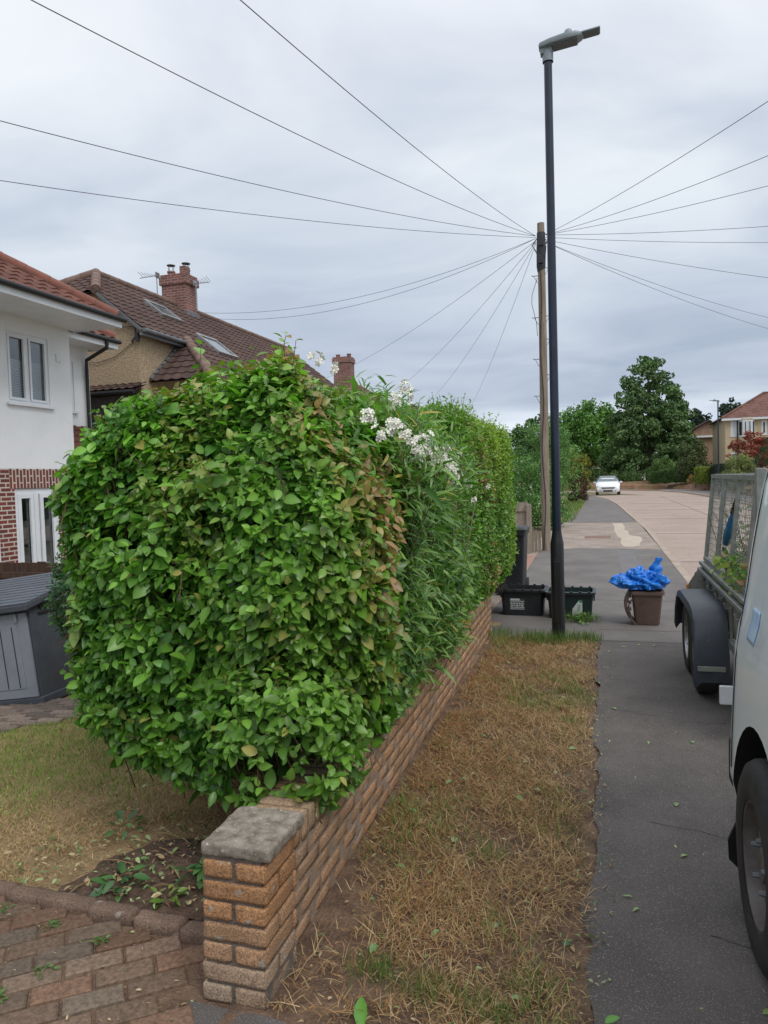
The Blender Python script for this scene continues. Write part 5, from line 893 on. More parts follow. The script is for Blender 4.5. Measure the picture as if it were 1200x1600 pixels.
# ------------------------------------------------------------ houses
def tiled_roof(name, poly, parent, m, tw=.28, th=.30, amp=.022, res=7, step=.022):
    P = [Vector(p) for p in poly]; u = (P[1] - P[0]).normalized(); nrm = (P[1] - P[0]).cross(P[2] - P[0]).normalized()
    if nrm.z < 0: nrm = -nrm
    v = nrm.cross(u).normalized()
    if v.z < 0: v = -v
    U = [(p - P[0]).dot(u) for p in P]; W = [(p - P[0]).dot(v) for p in P]; u0, u1, w0, w1 = min(U), max(U), min(W), max(W)
    us = np.arange(u0 - .05, u1 + tw, tw / res); rows = []
    j = 0
    while w0 + j * th < w1: rows += [(w0 + j * th, step, j), (w0 + (j + 1) * th - .004, .0, j)]; j += 1
    A = np.array(us); V = []
    for (w, h, j) in rows:
        ph = (A / tw) % 1.0; pr = amp * np.where(ph < .62, np.sin(ph / .62 * math.pi), -.12 * np.sin((ph - .62) / .38 * math.pi))
        pts = np.array(P[0])[None] + A[:, None] * np.array(u)[None] + w * np.array(v)[None] + (pr + h + .012 * 0)[:, None] * np.array(nrm)[None]; V.append(pts)
    nU = len(A); idx = np.arange(len(rows) * nU).reshape(len(rows), nU); F = np.stack([idx[:-1, :-1], idx[:-1, 1:], idx[1:, 1:], idx[1:, :-1]], -1).reshape(-1, 4)
    o = mesh_obj(name, np.vstack(V), F, m, parent); o0 = origin(parent) if parent else Vector(); bm = bmesh.new(); bm.from_mesh(o.data); ctr = sum(P, Vector()) / len(P)
    for i in range(len(P)):
        a, b = P[i], P[(i + 1) % len(P)]; en = (b - a).cross(nrm).normalized()
        if (ctr - a).dot(en) > 0: en = -en
        g = bm.verts[:] + bm.edges[:] + bm.faces[:]; bmesh.ops.bisect_plane(bm, geom=g, plane_co=a - o0, plane_no=en, clear_outer=True)
    vs = [bm.verts.new(p - o0 - nrm * .03) for p in P]; bm.faces.new(vs); bmesh.ops.recalc_face_normals(bm, faces=bm.faces[:]) if False else None; bm.to_mesh(o.data); bm.free(); return o
def ridge(name, a, b, parent, m, r=.10, seg=.38):
    a, b = Vector(a), Vector(b); n = max(1, int((b - a).length / seg)); mb = MB()
    for k in range(n): p = a.lerp(b, k / n); q = a.lerp(b, (k + 1) / n + .02 / n); mb.tube([p, q], [r * 1.06, r], 10)
    return mb.build(name, m, parent, True)
def wall_quads(mb, org, u, n, L_, z0, z1, holes, depth=.09, m=0, mr=0):
    "rectangular wall in direction u with window openings and reveals; org at z=0, n outward"
    org, u, n = Vector(org), Vector(u), Vector(n); Us = sorted(set([0, L_] + [h[i] for h in holes for i in (0, 1)])); Zs = sorted(set([z0, z1] + [h[i] for h in holes for i in (2, 3)]))
    pt = lambda a, z, d=0: org + u * a + Vector((0, 0, z)) - n * d
    for i in range(len(Us) - 1):
        for j in range(len(Zs) - 1):
            cu, cz = (Us[i] + Us[i + 1]) / 2, (Zs[j] + Zs[j + 1]) / 2
            if any(h[0] < cu < h[1] and h[2] < cz < h[3] for h in holes): continue
            mb.add([pt(Us[i], Zs[j]), pt(Us[i + 1], Zs[j]), pt(Us[i + 1], Zs[j + 1]), pt(Us[i], Zs[j + 1])], [(0, 1, 2, 3)], m)
    for h in holes:
        c = [(h[0], h[2]), (h[1], h[2]), (h[1], h[3]), (h[0], h[3])]
        for k in range(4): a, b = c[k], c[(k + 1) % 4]; mb.add([pt(*a), pt(*b), pt(*b, depth + .05), pt(*a, depth + .05)], [(0, 1, 2, 3)], mr)
def window(parent, org, u, n, L0, L1, z0, z1, lights=((0, 1),), depth=.05, fr=.055, blind=None, name='window', sill=True, bar=None, dark=False):
    "casement window: frame, one pane and sash per light, reveal room behind"
    org, u, n = Vector(org), Vector(u), Vector(n); W = bpy.data.objects.new(name, None); COL.objects.link(W); W.parent = parent; W.location = org + u * L0 + Vector((0, 0, z0)) - origin(parent)
    def bx(mb, a0, a1, c0, c1, d0, d1, m=0):
        P = [org + u * a + Vector((0, 0, c)) - n * d for d in (d0, d1) for (a, c) in ((a0, c0), (a1, c0), (a1, c1), (a0, c1))]; mb.add(P, [(0, 1, 2, 3), (7, 6, 5, 4), (0, 4, 5, 1), (1, 5, 6, 2), (2, 6, 7, 3), (3, 7, 4, 0)], m)
    mb = MB(); w = L1 - L0; h = z1 - z0
    bx(mb, L0, L1, z0, z0 + fr, depth - .03, depth + .04); bx(mb, L0, L1, z1 - fr, z1, depth - .03, depth + .04); bx(mb, L0, L0 + fr, z0 + fr, z1 - fr, depth - .03, depth + .04); bx(mb, L1 - fr, L1, z0 + fr, z1 - fr, depth - .03, depth + .04)
    for (a, b) in lights[1:]: x = L0 + w * a; bx(mb, x - fr * .5, x + fr * .5, z0 + fr, z1 - fr, depth - .03, depth + .04)
    for (a, b) in lights:
        xa = L0 + w * a + fr * .75; xb = L0 + w * b - fr * .75; s = fr * .75
        bx(mb, xa, xb, z0 + fr * .9, z0 + fr * .9 + s, depth - .045, depth - .01); bx(mb, xa, xb, z1 - fr * .9 - s, z1 - fr * .9, depth - .045, depth - .01); bx(mb, xa, xa + s, z0 + fr * .9 + s, z1 - fr * .9 - s, depth - .045, depth - .01); bx(mb, xb - s, xb, z0 + fr * .9 + s, z1 - fr * .9 - s, depth - .045, depth - .01)
    mb.build('frame', M['white'], W)
    mb = MB(); bx(mb, L0 + fr * .5, L1 - fr * .5, z0 + fr * .5, z1 - fr * .5, depth, depth + .008); mb.build('pane', M['glass_dark'] if dark else M['glass'], W)
    if not dark:
        mb = MB(); bx(mb, L0 - .0, L1 + .0, z0, z1, .45, .46); mb.build('interior', M['room'], W)
    if blind is not None:
        mb = MB(); z = z0 + fr
        while z < z0 + h * blind: bx(mb, L0 + fr * .8, L1 - fr * .8, z, z + .020, .13, .136); z += .028
        mb.build('blind', M['curtain'], W)
    if sill: mb = MB(); bx(mb, L0 - .05, L1 + .06, z0 - .045, z0 - .002, -.06, depth); mb.build('sill', M['white'], W)
    return W
Yv, Xv = (0, 1, 0), (1, 0, 0)
# -- white rendered house
hA = base('house', (-12.5, 6, -.4), 'white rendered house with red tiled hipped roof and brick quoins at the left edge', 'house'); AX = -9.35; AY0 = -3.0
up_h = (12.73, 13.68, 3.14, 4.32); dr_h = (12.75, 13.77, -.35, 1.70); d2_h = (10.7, 12.42, -.35, 1.70); up2_h = (9.8, 11.6, 3.14, 4.32); mb = MB()
wall_quads(mb, (AX, AY0, 0), Yv, (1, 0, 0), 14.23, 2.035, 4.62, [up_h, up2_h], m=0); wall_quads(mb, (AX, AY0 + 14.07, 0), Yv, (1, 0, 0), .16, -.5, 2.035, [], m=0)
mb.add([(AX, 11.23, -.5), (-17, 11.23, -.5), (-17, 11.23, 4.62), (AX, 11.23, 4.62)], [(0, 1, 2, 3)]); mb.add([(AX, AY0, -.5), (-17, AY0, -.5), (-17, AY0, 4.62), (AX, AY0, 4.62)], [(3, 2, 1, 0)]); mb.add([(-17, 11.23, -.5), (-17, AY0, -.5), (-17, AY0, 4.62), (-17, 11.23, 4.62)], [(0, 1, 2, 3)])
nar_h = (.70, .98, 3.22, 4.20); wall_quads(mb, (-10.1, 11.23, 0), Yv, (1, 0, 0), 1.45, -.5, 4.62, [nar_h]); mb.add([(-10.1, 12.68, -.5), (-16, 12.68, -.5), (-16, 12.68, 4.62), (-10.1, 12.68, 4.62)], [(0, 1, 2, 3)])
mb.build('rendered_wall', M['render'], hA)
mb = MB(); wall_quads(mb, (AX + .004, AY0, 0), Yv, (1, 0, 0), 14.07, -.5, 1.70, [dr_h, d2_h]); wall_quads(mb, (AX + .004, AY0, 0), Yv, (1, 0, 0), 12.65, 1.70, 2.035, []); wall_quads(mb, (AX + .004, AY0 + 13.87, 0), Yv, (1, 0, 0), .20, 1.70, 2.035, [])
mb.build('brick_wall', M['housebrick'], hA); mb = MB(); wall_quads(mb, (AX + .006, AY0 + 12.65, 0), Yv, (1, 0, 0), 1.22, 1.705, 2.035, []); mb.build('soldier_course', M['soldier'], hA)
window(hA, (AX, AY0, 0), Yv, (1, 0, 0), *up_h, lights=((0, .49), (.49, 1)), blind=.62); window(hA, (AX, AY0, 0), Yv, (1, 0, 0), *up2_h, lights=((0, .5), (.5, 1)), blind=.6)
window(hA, (AX, AY0, 0), Yv, (1, 0, 0), *dr_h, lights=((0, .49), (.49, 1)), name='french_door', fr=.10, sill=False); window(hA, (AX, AY0, 0), Yv, (1, 0, 0), *d2_h, lights=((0, .5), (.5, 1)), name='french_door', fr=.09, sill=False)
window(hA, (-10.1, 11.23, 0), Yv, (1, 0, 0), *nar_h, lights=((0, 1),), fr=.05)
MB().b(AX - .002, AX + .018, 10.86, 10.98, 3.96, 4.10).b(AX + .016, AX + .022, 10.875, 10.965, 3.975, 4.085).build('air_vent', M['white'], hA, bevel=.002)
ez = 4.74; sl = math.tan(rad(32)); RX = -8.36; e1 = 11.42
rA = bpy.data.objects.new('roof', None); COL.objects.link(rA); rA.parent = hA
tiled_roof('roof_slope', [(RX, -3.5, ez), (RX, e1, ez), (RX - 4.2, e1 - 4.2, ez + 4.2 * sl), (RX - 4.2, -3.5, ez + 4.2 * sl)], rA, M['tile_red'], .30, .30, .03)
tiled_roof('roof_slope', [(RX - 8.4, e1, ez), (RX, e1, ez), (RX - 4.2, e1 - 4.2, ez + 4.2 * sl)], rA, M['tile_red'], .30, .30, .03); tiled_roof('roof_slope', [(RX - 8.4, e1, ez), (RX - 8.4, -3.5, ez), (RX - 4.2, -3.5, ez + 4.2 * sl), (RX - 4.2, e1 - 4.2, ez + 4.2 * sl)], rA, M['tile_red'], .30, .30, .03)
ridge('hip_tiles', (RX - .05, e1 - .05, ez + .05), (RX - 4.2, e1 - 4.2, ez + 4.2 * sl + .05), rA, M['tile_ridge'], .11); ridge('hip_tiles', (RX - 8.3, e1 - .05, ez + .05), (RX - 4.2, e1 - 4.2, ez + 4.2 * sl + .05), rA, M['tile_ridge'], .11)
MB().b(RX + .02, RX + .04, -3.5, e1 - .02, ez - .17, ez - .02).b(RX - 1.0, RX + .02, e1 - .06, e1 - .04, ez - .17, ez - .02).b(RX - 1.0, RX + .02, -3.5, e1 - .06, ez - .15, ez - .135).build('fascia', M['white'], rA)
MB().tube([(RX + .085, -3.5, ez - .03), (RX + .085, e1 + .02, ez - .03)], .045, 10).build('gutter', M['trim'], rA, True)
rx2, ez2, e2 = -9.52, 4.70, 12.86; R2 = bpy.data.objects.new('rear_roof', None); COL.objects.link(R2); R2.parent = hA
tiled_roof('roof_slope', [(rx2, 9.0, ez2), (rx2, e2, ez2), (rx2 - 3, e2 - 3, ez2 + 3 * sl), (rx2 - 3, 9.0, ez2 + 3 * sl)], R2, M['tile_red'], .30, .30, .03); tiled_roof('roof_slope', [(rx2 - 6, e2, ez2), (rx2, e2, ez2), (rx2 - 3, e2 - 3, ez2 + 3 * sl)], R2, M['tile_red'], .30, .30, .03)
ridge('hip_tiles', (rx2 - .04, e2 - .04, ez2 + .05), (rx2 - 3, e2 - 3, ez2 + 3 * sl + .05), R2, M['tile_ridge'], .10)
MB().b(rx2 + .01, rx2 + .03, 11.3, e2 - .02, ez2 - .19, ez2 - .03).b(rx2 - 1, rx2 + .01, e2 - .05, e2 - .03, ez2 - .19, ez2 - .03).b(rx2 - .6, rx2 + .01, 11.26, e2 - .05, ez2 - .17, ez2 - .155).build('fascia', M['white'], R2)
MB().tube([(rx2 + .07, 11.3, ez2 - .05), (rx2 + .07, e2, ez2 - .05)], .045, 10).build('gutter', M['trim'], R2, True)
MB().tube([(rx2 + .07, 12.45, ez2 - .08), (rx2 + .06, 12.45, ez2 - .22), (-10.02, 12.52, ez2 - .42), (-10.04, 12.54, ez2 - .6), (-10.04, 12.54, -.4)], .036, 10).build('drainpipe', M['trim'], hA, True)
tiled_roof('porch_roof', [(-9.42, 11.30, 2.42), (-9.42, 12.62, 2.42), (-10.08, 12.62, 2.92), (-10.08, 11.30, 2.92)], hA, M['tile_red'], .25, .22, .02); MB().b(-10.08, -9.46, 11.32, 12.6, 2.22, 2.38).build('porch_beam', M['shed_dark'], hA)
# -- pebbledashed house
hB = base('house', (-11.8, 21, 0), 'tan pebbledashed house with brown tiled roof, roof windows and a brick chimney', 'house'); s8 = .8; zr = 6.92
zf = lambda x: zr - s8 * abs(x + 11.8)
mb = MB(); g = [(-13.81, 14.0, -.4), (-9.79, 14.0, -.4), (-9.79, 14.0, zf(-9.79) - .05), (-10.80, 14.0, zf(-10.8) - .05), (-12.8, 14.0, zf(-12.8) - .05), (-13.81, 14.0, zf(-13.81) - .05)]; mb.add(g, [tuple(range(6))]); mb.add([(-9.79, 14.0, -.4), (-9.79, 26.5, -.4), (-9.79, 26.5, 5.26), (-9.79, 14, 5.26)], [(0, 1, 2, 3)]); mb.add([(-13.81, 14.0, -.4), (-13.81, 26.5, -.4), (-13.81, 26.5, 5.26), (-13.81, 14, 5.26)], [(3, 2, 1, 0)]); mb.add([(-13.81, 26.5, -.4), (-9.79, 26.5, -.4), (-9.79, 26.5, 5.26), (-11.8, 26.5, 6.85), (-13.81, 26.5, 5.26)], [tuple(range(5))[::-1]])
mb.build('pebbledash_wall', M['pebble'], hB); MB().b(-13.9, -9.72, 13.80, 13.995, -.4, 3.70).build('lower_wall', M['greyrender'], hB)
rB = bpy.data.objects.new('roof', None); COL.objects.link(rB); rB.parent = hB; T = M['tile_brown']
hx = -10.74; hy = 13.84; zh = zf(hx)
tiled_roof('roof_slope', [(-9.60, hy, zf(-9.6)), (-9.60, 26.5, zf(-9.6)), (-11.8, 26.5, zr), (-11.8, 15.25, zr), (hx, hy, zh)], rB, T, .26, .27, .024)
tiled_roof('roof_slope', [(-12.86, hy, zh), (hx, hy, zh), (-11.8, 15.25, zr)], rB, T, .26, .27, .024)
tiled_roof('roof_slope', [(-14.0, hy, zf(-14.0)), (-14.0, 26.5, zf(-14)), (-11.8, 26.5, zr), (-11.8, 15.25, zr), (-12.86, hy, zh)], rB, T, .26, .27, .024)
tiled_roof('roof_slope', [(-8.2, 14.30, zf(-8.2)), (-8.2, 26.5, zf(-8.2)), (-9.60, 26.5, zf(-9.6)), (-9.6, 15.70, zf(-9.6))], rB, T, .26, .27, .024)
tiled_roof('roof_slope', [(-9.785, 14.30, zf(-8.2)), (-8.2, 14.30, zf(-8.2)), (-9.60, 15.70, zf(-9.6)), (-9.785, 15.70, zf(-9.6))], rB, T, .26, .27, .024)
ridge('ridge_tiles', (-11.8, 15.3, zr + .02), (-11.8, 26.5, zr + .02), rB, M['tile_ridge_brown'], .085); ridge('hip_tiles', (hx, hy, zh + .03), (-11.8, 15.25, zr + .03), rB, M['tile_ridge_brown'], .11); ridge('hip_tiles', (-12.86, hy, zh + .03), (-11.8, 15.25, zr + .03), rB, M['tile_ridge_brown'], .10); ridge('hip_tiles', (-8.2, 14.3, zf(-8.2) + .03), (-9.66, 15.76, zf(-9.6) + .06), rB, M['tile_ridge_brown'], .11)
mb = MB(); mb.tube([(hx + .02, hy + .01, zh - .06), (-9.60, hy + .01, zf(-9.6) - .06)], .045, 4).tube([(-12.88, hy + .01, zh - .06), (-14.0, hy + .01, zf(-14) - .06)], .045, 4).build('verge_board', M['lead'], rB)
MB().b(-9.66, -9.60, hy, 15.72, zf(-9.6) - .16, zf(-9.6) - .03).build('fascia', M['lead'], rB); MB().tube([(-9.54, hy, zf(-9.6) - .05), (-9.54, 15.7, zf(-9.6) - .05)], .05, 8).build('gutter', M['lead'], rB, True)
mb = MB()
for k in range(9): yy = 14.32 + k * .155; z_ = zf(-8.2) + (yy - 14.3) * s8 + .05; mb.box((-9.755, yy + .06, z_ + .05), (.10, .15, .05), Matrix.Rotation(rad(38), 3, 'X'))
mb.build('lead_flashing', M['lead'], rB)
def skylight(cx, cy, w, h):
    z = zf(cx); R = Matrix.Rotation(math.atan(s8), 3, 'Y'); c = Vector((cx, cy, z)); nn = R @ Vector((0, 0, 1)); f = MB()
    for dx in (-1, 1): f.box(c + R @ Vector((dx * h / 2, 0, .045)), (.07, w + .07, .09), R)
    for dy in (-1, 1): f.box(c + R @ Vector((0, dy * w / 2, .045)), (h - .07, .07, .09), R)
    o = f.build('roof_window', M['lead'], rB); return o, c, R
for (cx, cy, w, h) in ((-10.82, 16.5, .85, .62), (-9.75, 17.3, .95, .80)):
    z = zf(cx); R = Matrix.Rotation(math.atan(s8), 3, 'Y'); c = Vector((cx, cy, z)); W = bpy.data.objects.new('roof_window', None); COL.objects.link(W); W.parent = hB; W.location = c - origin(hB); f = MB()
    for dx in (-1, 1): f.box(c + R @ Vector((dx * h / 2, 0, .05)), (.08, w + .08, .10), R)
    for dy in (-1, 1): f.box(c + R @ Vector((0, dy * w / 2, .05)), (h - .08, .08, .10), R)
    f.build('frame', M['rim'], W); MB().box(c + R @ Vector((0, 0, .07)), (h - .08, w - .08, .012), R).build('pane', M['windscreen'], W)
mb = MB(); cxy = (-11.8, 18.95)
tiled_roof('pent_roof', [(-13.9, 13.55, 3.80), (-9.62, 13.55, 3.80), (-9.62, 13.99, 3.97), (-13.9, 13.99, 3.97)], hB, M['tile_brown'], .2, .22, .02); MB().tube([(-13.9, 13.53, 3.74), (-9.65, 13.53, 3.74)], .05, 8).build('pent_gutter', M['trim'], hB, True)
def chimney(house, cx, cy, wx_, wy_, z0, z1, pots, cowl=True):
    c = MB(); c.b(cx - wx_ / 2, cx + wx_ / 2, cy - wy_ / 2, cy + wy_ / 2, z0, z1 - .16).b(cx - wx_ / 2 - .05, cx + wx_ / 2 + .05, cy - wy_ / 2 - .05, cy + wy_ / 2 + .05, z1 - .30, z1 - .08).b(cx - wx_ / 2 - .02, cx + wx_ / 2 + .02, cy - wy_ / 2 - .02, cy + wy_ / 2 + .02, z1 - .08, z1); ch = c.build('chimney', M['chimbrick'], house, bevel=.012)
    for i in range(pots):
        px = cx - wx_ / 2 + .15 + i * (wx_ - .3) / max(1, pots - 1); MB().lathe((px, cy, z1), [(.10, 0), (.105, .12), (.12, .13), (.12, .17), (.08, .17)], n=14).build('chimney_pot', M['chimbrick'], ch, True)
        if cowl and i < 2:
            m2 = MB().lathe((px, cy, z1 + .34), [(.13, 0), (.12, .02), (.02, .05), (0, .05)], n=14)
            for a in range(4): m2.tube([(px + .09 * math.cos(a * 1.57), cy + .09 * math.sin(a * 1.57), z1 + .15), (px + .09 * math.cos(a * 1.57), cy + .09 * math.sin(a * 1.57), z1 + .35)], .008, 4)
            m2.build('cowl', M['lead'], ch)
    return ch
chimney(hB, cxy[0], cxy[1], .80, .62, 6.3, 7.80, 2); MB().b(-11.62, -11.42, 18.7, 18.95, 7.78, 8.02).build('chimney_block', M['chimbrick'], hB, bevel=.01); MB().b(-12.23, -11.37, 18.61, 19.29, zr - .35, zr - .20).build('chimney_flashing', M['lead'], hB)
def aerial(parent, x, y, z, s, hgt=.7):
    mb = MB(); mb.tube([(x, y, z), (x, y, z + hgt)], .015, 5).tube([(x, y, z + hgt), (x - s * .5, y - .1, z + hgt - .05)], .012, 5)
    for k in range(6): q = Vector((x - s * (.02 + k * .09), y - k * .02, z + hgt)); mb.tube([q + Vector((0, -.12, .02 * k)), q + Vector((0, .12, -.0))], .006, 4)
    mb.box((x + s * .03, y, z + hgt), (.02, .2, .16)); mb.build('tv_aerial', M['bolt'], parent)
aerial(hB, -12.32, 18.6, 6.85, 1, .95); aerial(hB, -11.25, 18.95, 6.8, -1, .75)
MB().tube([(-9.82, 13.9, 5.35), (-9.80, 13.9, 5.0), (-9.95, 13.96, 4.9)], .02, 6).box((-9.78, 13.93, 4.98), (.08, .08, .18)).tube([(-9.9, 13.97, 4.9), (-10.4, 13.97, 4.60), (-10.9, 13.97, 4.5), (-11.4, 13.97, 4.55)], .008, 5).tube([(-10.5, 13.94, 5.25), (-9.85, 13.94, 5.22)], .01, 5).build('wall_cable', M['cable'], hB)
def simple_house(loc, lx, ly, eave, slope, ridge_axis, wallm, roofm, label, wins=(), group=None, hip=True, chim=None, over=.35, group2=None):
    "rectangular house: walls, hipped or gabled roof, windows on the side facing -y"
    x, y, z = loc; h = base('house', (x + lx / 2, y, z), label, 'house', group); mb = MB(); u, n = Xv, (0, -1, 0)
    wall_quads(mb, (x, y, z), u, n, lx, 0, eave, [w[:4] for w in wins]); mb.add([(x, y, z), (x, y + ly, z), (x, y + ly, z + eave), (x, y, z + eave)], [(0, 1, 2, 3)]); mb.add([(x + lx, y, z), (x + lx, y + ly, z), (x + lx, y + ly, z + eave), (x + lx, y, z + eave)], [(3, 2, 1, 0)]); mb.add([(x, y + ly, z), (x + lx, y + ly, z), (x + lx, y + ly, z + eave), (x, y + ly, z + eave)], [(3, 2, 1, 0)])
    o = over; Z = z + eave - .03; x0, x1, y0, y1 = x - o, x + lx + o, y - o, y + ly + o
    if ridge_axis == 'X':
        hw = (y1 - y0) / 2; zt = Z + hw * slope; yc = (y0 + y1) / 2; hr = hw if hip else 0
        if not hip:
            for xx in (x, x + lx): mb.add([(xx, y, z + eave), (xx, y + ly, z + eave), (xx, yc, zt - .05)], [(0, 1, 2)])
        tiled_roof('roof_slope', [(x0, y0, Z), (x1, y0, Z), (x1 - hr, yc, zt), (x0 + hr, yc, zt)], h, roofm, .4, .35, .025, 4); tiled_roof('roof_slope', [(x0, y1, Z), (x1, y1, Z), (x1 - hr, yc, zt), (x0 + hr, yc, zt)], h, roofm, .4, .35, .025, 4)
        if hip:
            tiled_roof('roof_slope', [(x0, y0, Z), (x0, y1, Z), (x0 + hr, yc, zt)], h, roofm, .4, .35, .025, 4); tiled_roof('roof_slope', [(x1, y0, Z), (x1, y1, Z), (x1 - hr, yc, zt)], h, roofm, .4, .35, .025, 4); ridge('hip_tiles', (x0, y0, Z + .05), (x0 + hr, yc, zt + .05), h, roofm, .1)
        ridge('ridge_tiles', (x0 + hr, yc, zt + .03), (x1 - hr, yc, zt + .03), h, roofm, .1)
    else:
        hw = (x1 - x0) / 2; zt = Z + hw * slope; xc = (x0 + x1) / 2; hr = hw if hip else 0
        if not hip:
            for yy in (y, y + ly): mb.add([(x, yy, z + eave), (x + lx, yy, z + eave), (xc, yy, zt - .05)], [(0, 1, 2)])
        tiled_roof('roof_slope', [(x0, y0, Z), (x0, y1, Z), (xc, y1 - hr, zt), (xc, y0 + hr, zt)], h, roofm, .4, .35, .025, 4); tiled_roof('roof_slope', [(x1, y0, Z), (x1, y1, Z), (xc, y1 - hr, zt), (xc, y0 + hr, zt)], h, roofm, .4, .35, .025, 4)
        if hip: tiled_roof('roof_slope', [(x0, y0, Z), (x1, y0, Z), (xc, y0 + hr, zt)], h, roofm, .4, .35, .025, 4); tiled_roof('roof_slope', [(x0, y1, Z), (x1, y1, Z), (xc, y1 - hr, zt)], h, roofm, .4, .35, .025, 4)
        ridge('ridge_tiles', (xc, y0 + hr, zt + .03), (xc, y1 - hr, zt + .03), h, roofm, .1)
    mb.build('wall', wallm, h); MB().b(x0, x1, y0 - .03, y0 - .005, Z - .2, Z - .0).b(x0, x1, y0 - .005, y, Z - .19, Z - .17).build('fascia', M['white'], h)
    for w in wins: window(h, (x, y, z), u, n, *w[:4], lights=w[4], depth=w[5] if len(w) > 5 else .05, fr=.10, dark=True)
    if chim: chimney(h, chim[0], chim[1], .9, .7, chim[2], chim[3], 2, False)
    return h
simple_house((-16.6, 33, -.3), 7.2, 9, 4.9, .62, 'Y', M['render'], M['tile_red'], 'white house with red brown tiled roof, only its roof and chimney showing above the hedge', chim=(-12.65, 35.5, 6.2, 8.0), wins=((1, 2.6, 2.8, 4.0, ((0, .5), (.5, 1))),))
simple_house((-18, 52, 0), 7.5, 9, 5.0, .6, 'Y', M['pebble_far'], M['tile_brown'], 'tan house standing far along the left side of the road behind the hedge', wins=((1, 2.6, 2.9, 4.1, ((0, .5), (.5, 1))), (4.4, 6.2, 2.9, 4.1, ((0, .5), (.5, 1)))))
L3 = ((0, .33), (.33, .66), (.66, 1)); L2_ = ((0, .5), (.5, 1))
hC = simple_house((10.95, 73, .9), 10, 8, 5.42, .58, 'X', M['pebble_far'], mat('far_brown_tile', (.13, .062, .048), .9, (.20, .10, .075), 1.5), 'pale yellow house with brown hipped roof and white bay windows at the far right', wins=((.45, 1.05, 3.75, 5.15, L2_), (3.0, 3.45, 3.8, 5.1, ((0, 1),)), (4.2, 6.2, 3.75, 5.15, L3), (.45, 2.4, .9, 2.3, L3)))
# projecting upper bay
mb = MB(); mb.prism([(12.0, 73, 4.55), (12.35, 72.45, 4.55), (13.1, 72.45, 4.55), (13.45, 73, 4.55)], (0, 0, -3.4)).prism([(12.0, 73, 6.08), (12.35, 72.45, 6.08), (13.1, 72.45, 6.08), (13.45, 73, 6.08)], (0, 0, .14)); mb.build('bay', M['pebble_far'], hC); window(hC, (12.35, 72.45, 0), Xv, (0, -1, 0), 0, .75, 4.55, 6.08, lights=L2_, fr=.09, dark=True, name='bay_window')
for (a, b) in (((12.0, 73), (12.35, 72.45)), ((13.1, 72.45), (13.45, 73))):
    u = Vector((b[0] - a[0], b[1] - a[1], 0)); L_ = u.length; u.normalize(); window(hC, (a[0], a[1], 0), u, (u.y, -u.x, 0), 0, L_, 4.55, 6.08, lights=((0, 1),), fr=.09, dark=True, name='bay_window', sill=False)
MB().tube([(11.95, 72.9, 1), (11.95, 72.9, 6.2)], .05, 6).build('drainpipe', M['trim'], hC)
simple_house((8.9, 88, .6), 5.2, 8, 4.9, .55, 'Y', M['farbrick'], M['tile_brown'], 'orange brick gabled house with brown roof between the big tree and the yellow house', hip=False)
simple_house((-2.2, 100, -.3), 3.2, 6, 2.7, .5, 'Y', M['farbrick'], M['tile_red'], 'small orange brick building far down the road above the white car', hip=False, wins=((1.9, 2.6, 0.1, 2.0, ((0, 1),)),))
simple_house((1.4, 101, -.2), 4.5, 5, 2.4, .12, 'X', M['render'], M['tile_brown'], 'low pale garage with white fascia beneath the big tree far down the road', wins=((.5, 1.6, .1, 1.9, ((0, 1),)),))
# ------------------------------------------------------------ garden shed, fences
sh = base('storage_shed', (-5.1, 5.3, -.2), 'grey plastic storage shed with darker sides and sloping lid by the brown fence', 'shed')
SX0, SX1, SY0, SY1, SH = -6.35, -4.62, 5.02, 6.05, .86; gzs = -.17
R = Matrix.Rotation(rad(-7.5), 3, 'Y') @ Matrix.Rotation(rad(3), 3, 'Z'); oc = Vector((SX1, SY0, gzs))
def SP(x, y, z): return oc + R @ Vector((x, y, z))
def sbox(mb, x0, x1, y0, y1, z0, z1, m=0): P = [SP(x, y, z) for x in (x0, x1) for y in (y0, y1) for z in (z0, z1)]; return mb.add(P, [(0, 1, 3, 2), (4, 6, 7, 5), (0, 4, 5, 1), (2, 3, 7, 6), (0, 2, 6, 4), (1, 5, 7, 3)], m)
D_, W_ = 1.0, 1.75
mb = MB(); mb.prism([SP(0, 0, .06), SP(0, D_, .06), SP(0, D_, SH + .17), SP(0, 0, SH - .02)], R @ Vector((-W_, 0, 0))); mb.build('body', M['shed_dark'], sh)
sbox(MB(), -W_ - .02, .03, -.03, D_ + .02, 0, .075).build('base_frame', M['shed_dark'], sh, bevel=.01)
for i, (a, b) in enumerate(((-.86, -.02), (-W_ + .02, -.88))):
    d = sbox(MB(), a, b, -.028, -.004, .08, SH - .05).build('door', M['shed'], sh, bevel=.004); mb = MB()
    sbox(mb, a + .10, b - .10, -.034, -.027, .16, SH - .15)
    mb.build('door_panel', M['shed'], d, bevel=.003)
    for q in (.16, .24, .32, .40, .56, .68): sbox(MB(), a + q, a + q + .008, -.0365, -.0335, .17, SH - .16).build('groove', M['trim'], d)
sbox(MB(), -.93, -.80, -.065, -.02, SH - .17, SH - .12).build('latch', M['trim'], sh, bevel=.005); sbox(MB(), -.84, -.81, -.045, -.02, .10, .15).build('bolt', M['trim'], sh); sbox(MB(), -.12, -.10, -.05, -.02, SH - .12, SH - .05).build('hinge', M['shed'], sh)
mb = MB(); LV = [SP(.05, -.09, SH - .03), SP(.05, D_ + .05, SH + .175), SP(.05, D_ + .05, SH + .235), SP(.05, -.09, SH + .02)]; mb.prism(LV, R @ Vector((-W_ - .1, 0, 0))); lid = mb.build('lid', M['shed_dark'], sh, bevel=.008)
mb = MB()
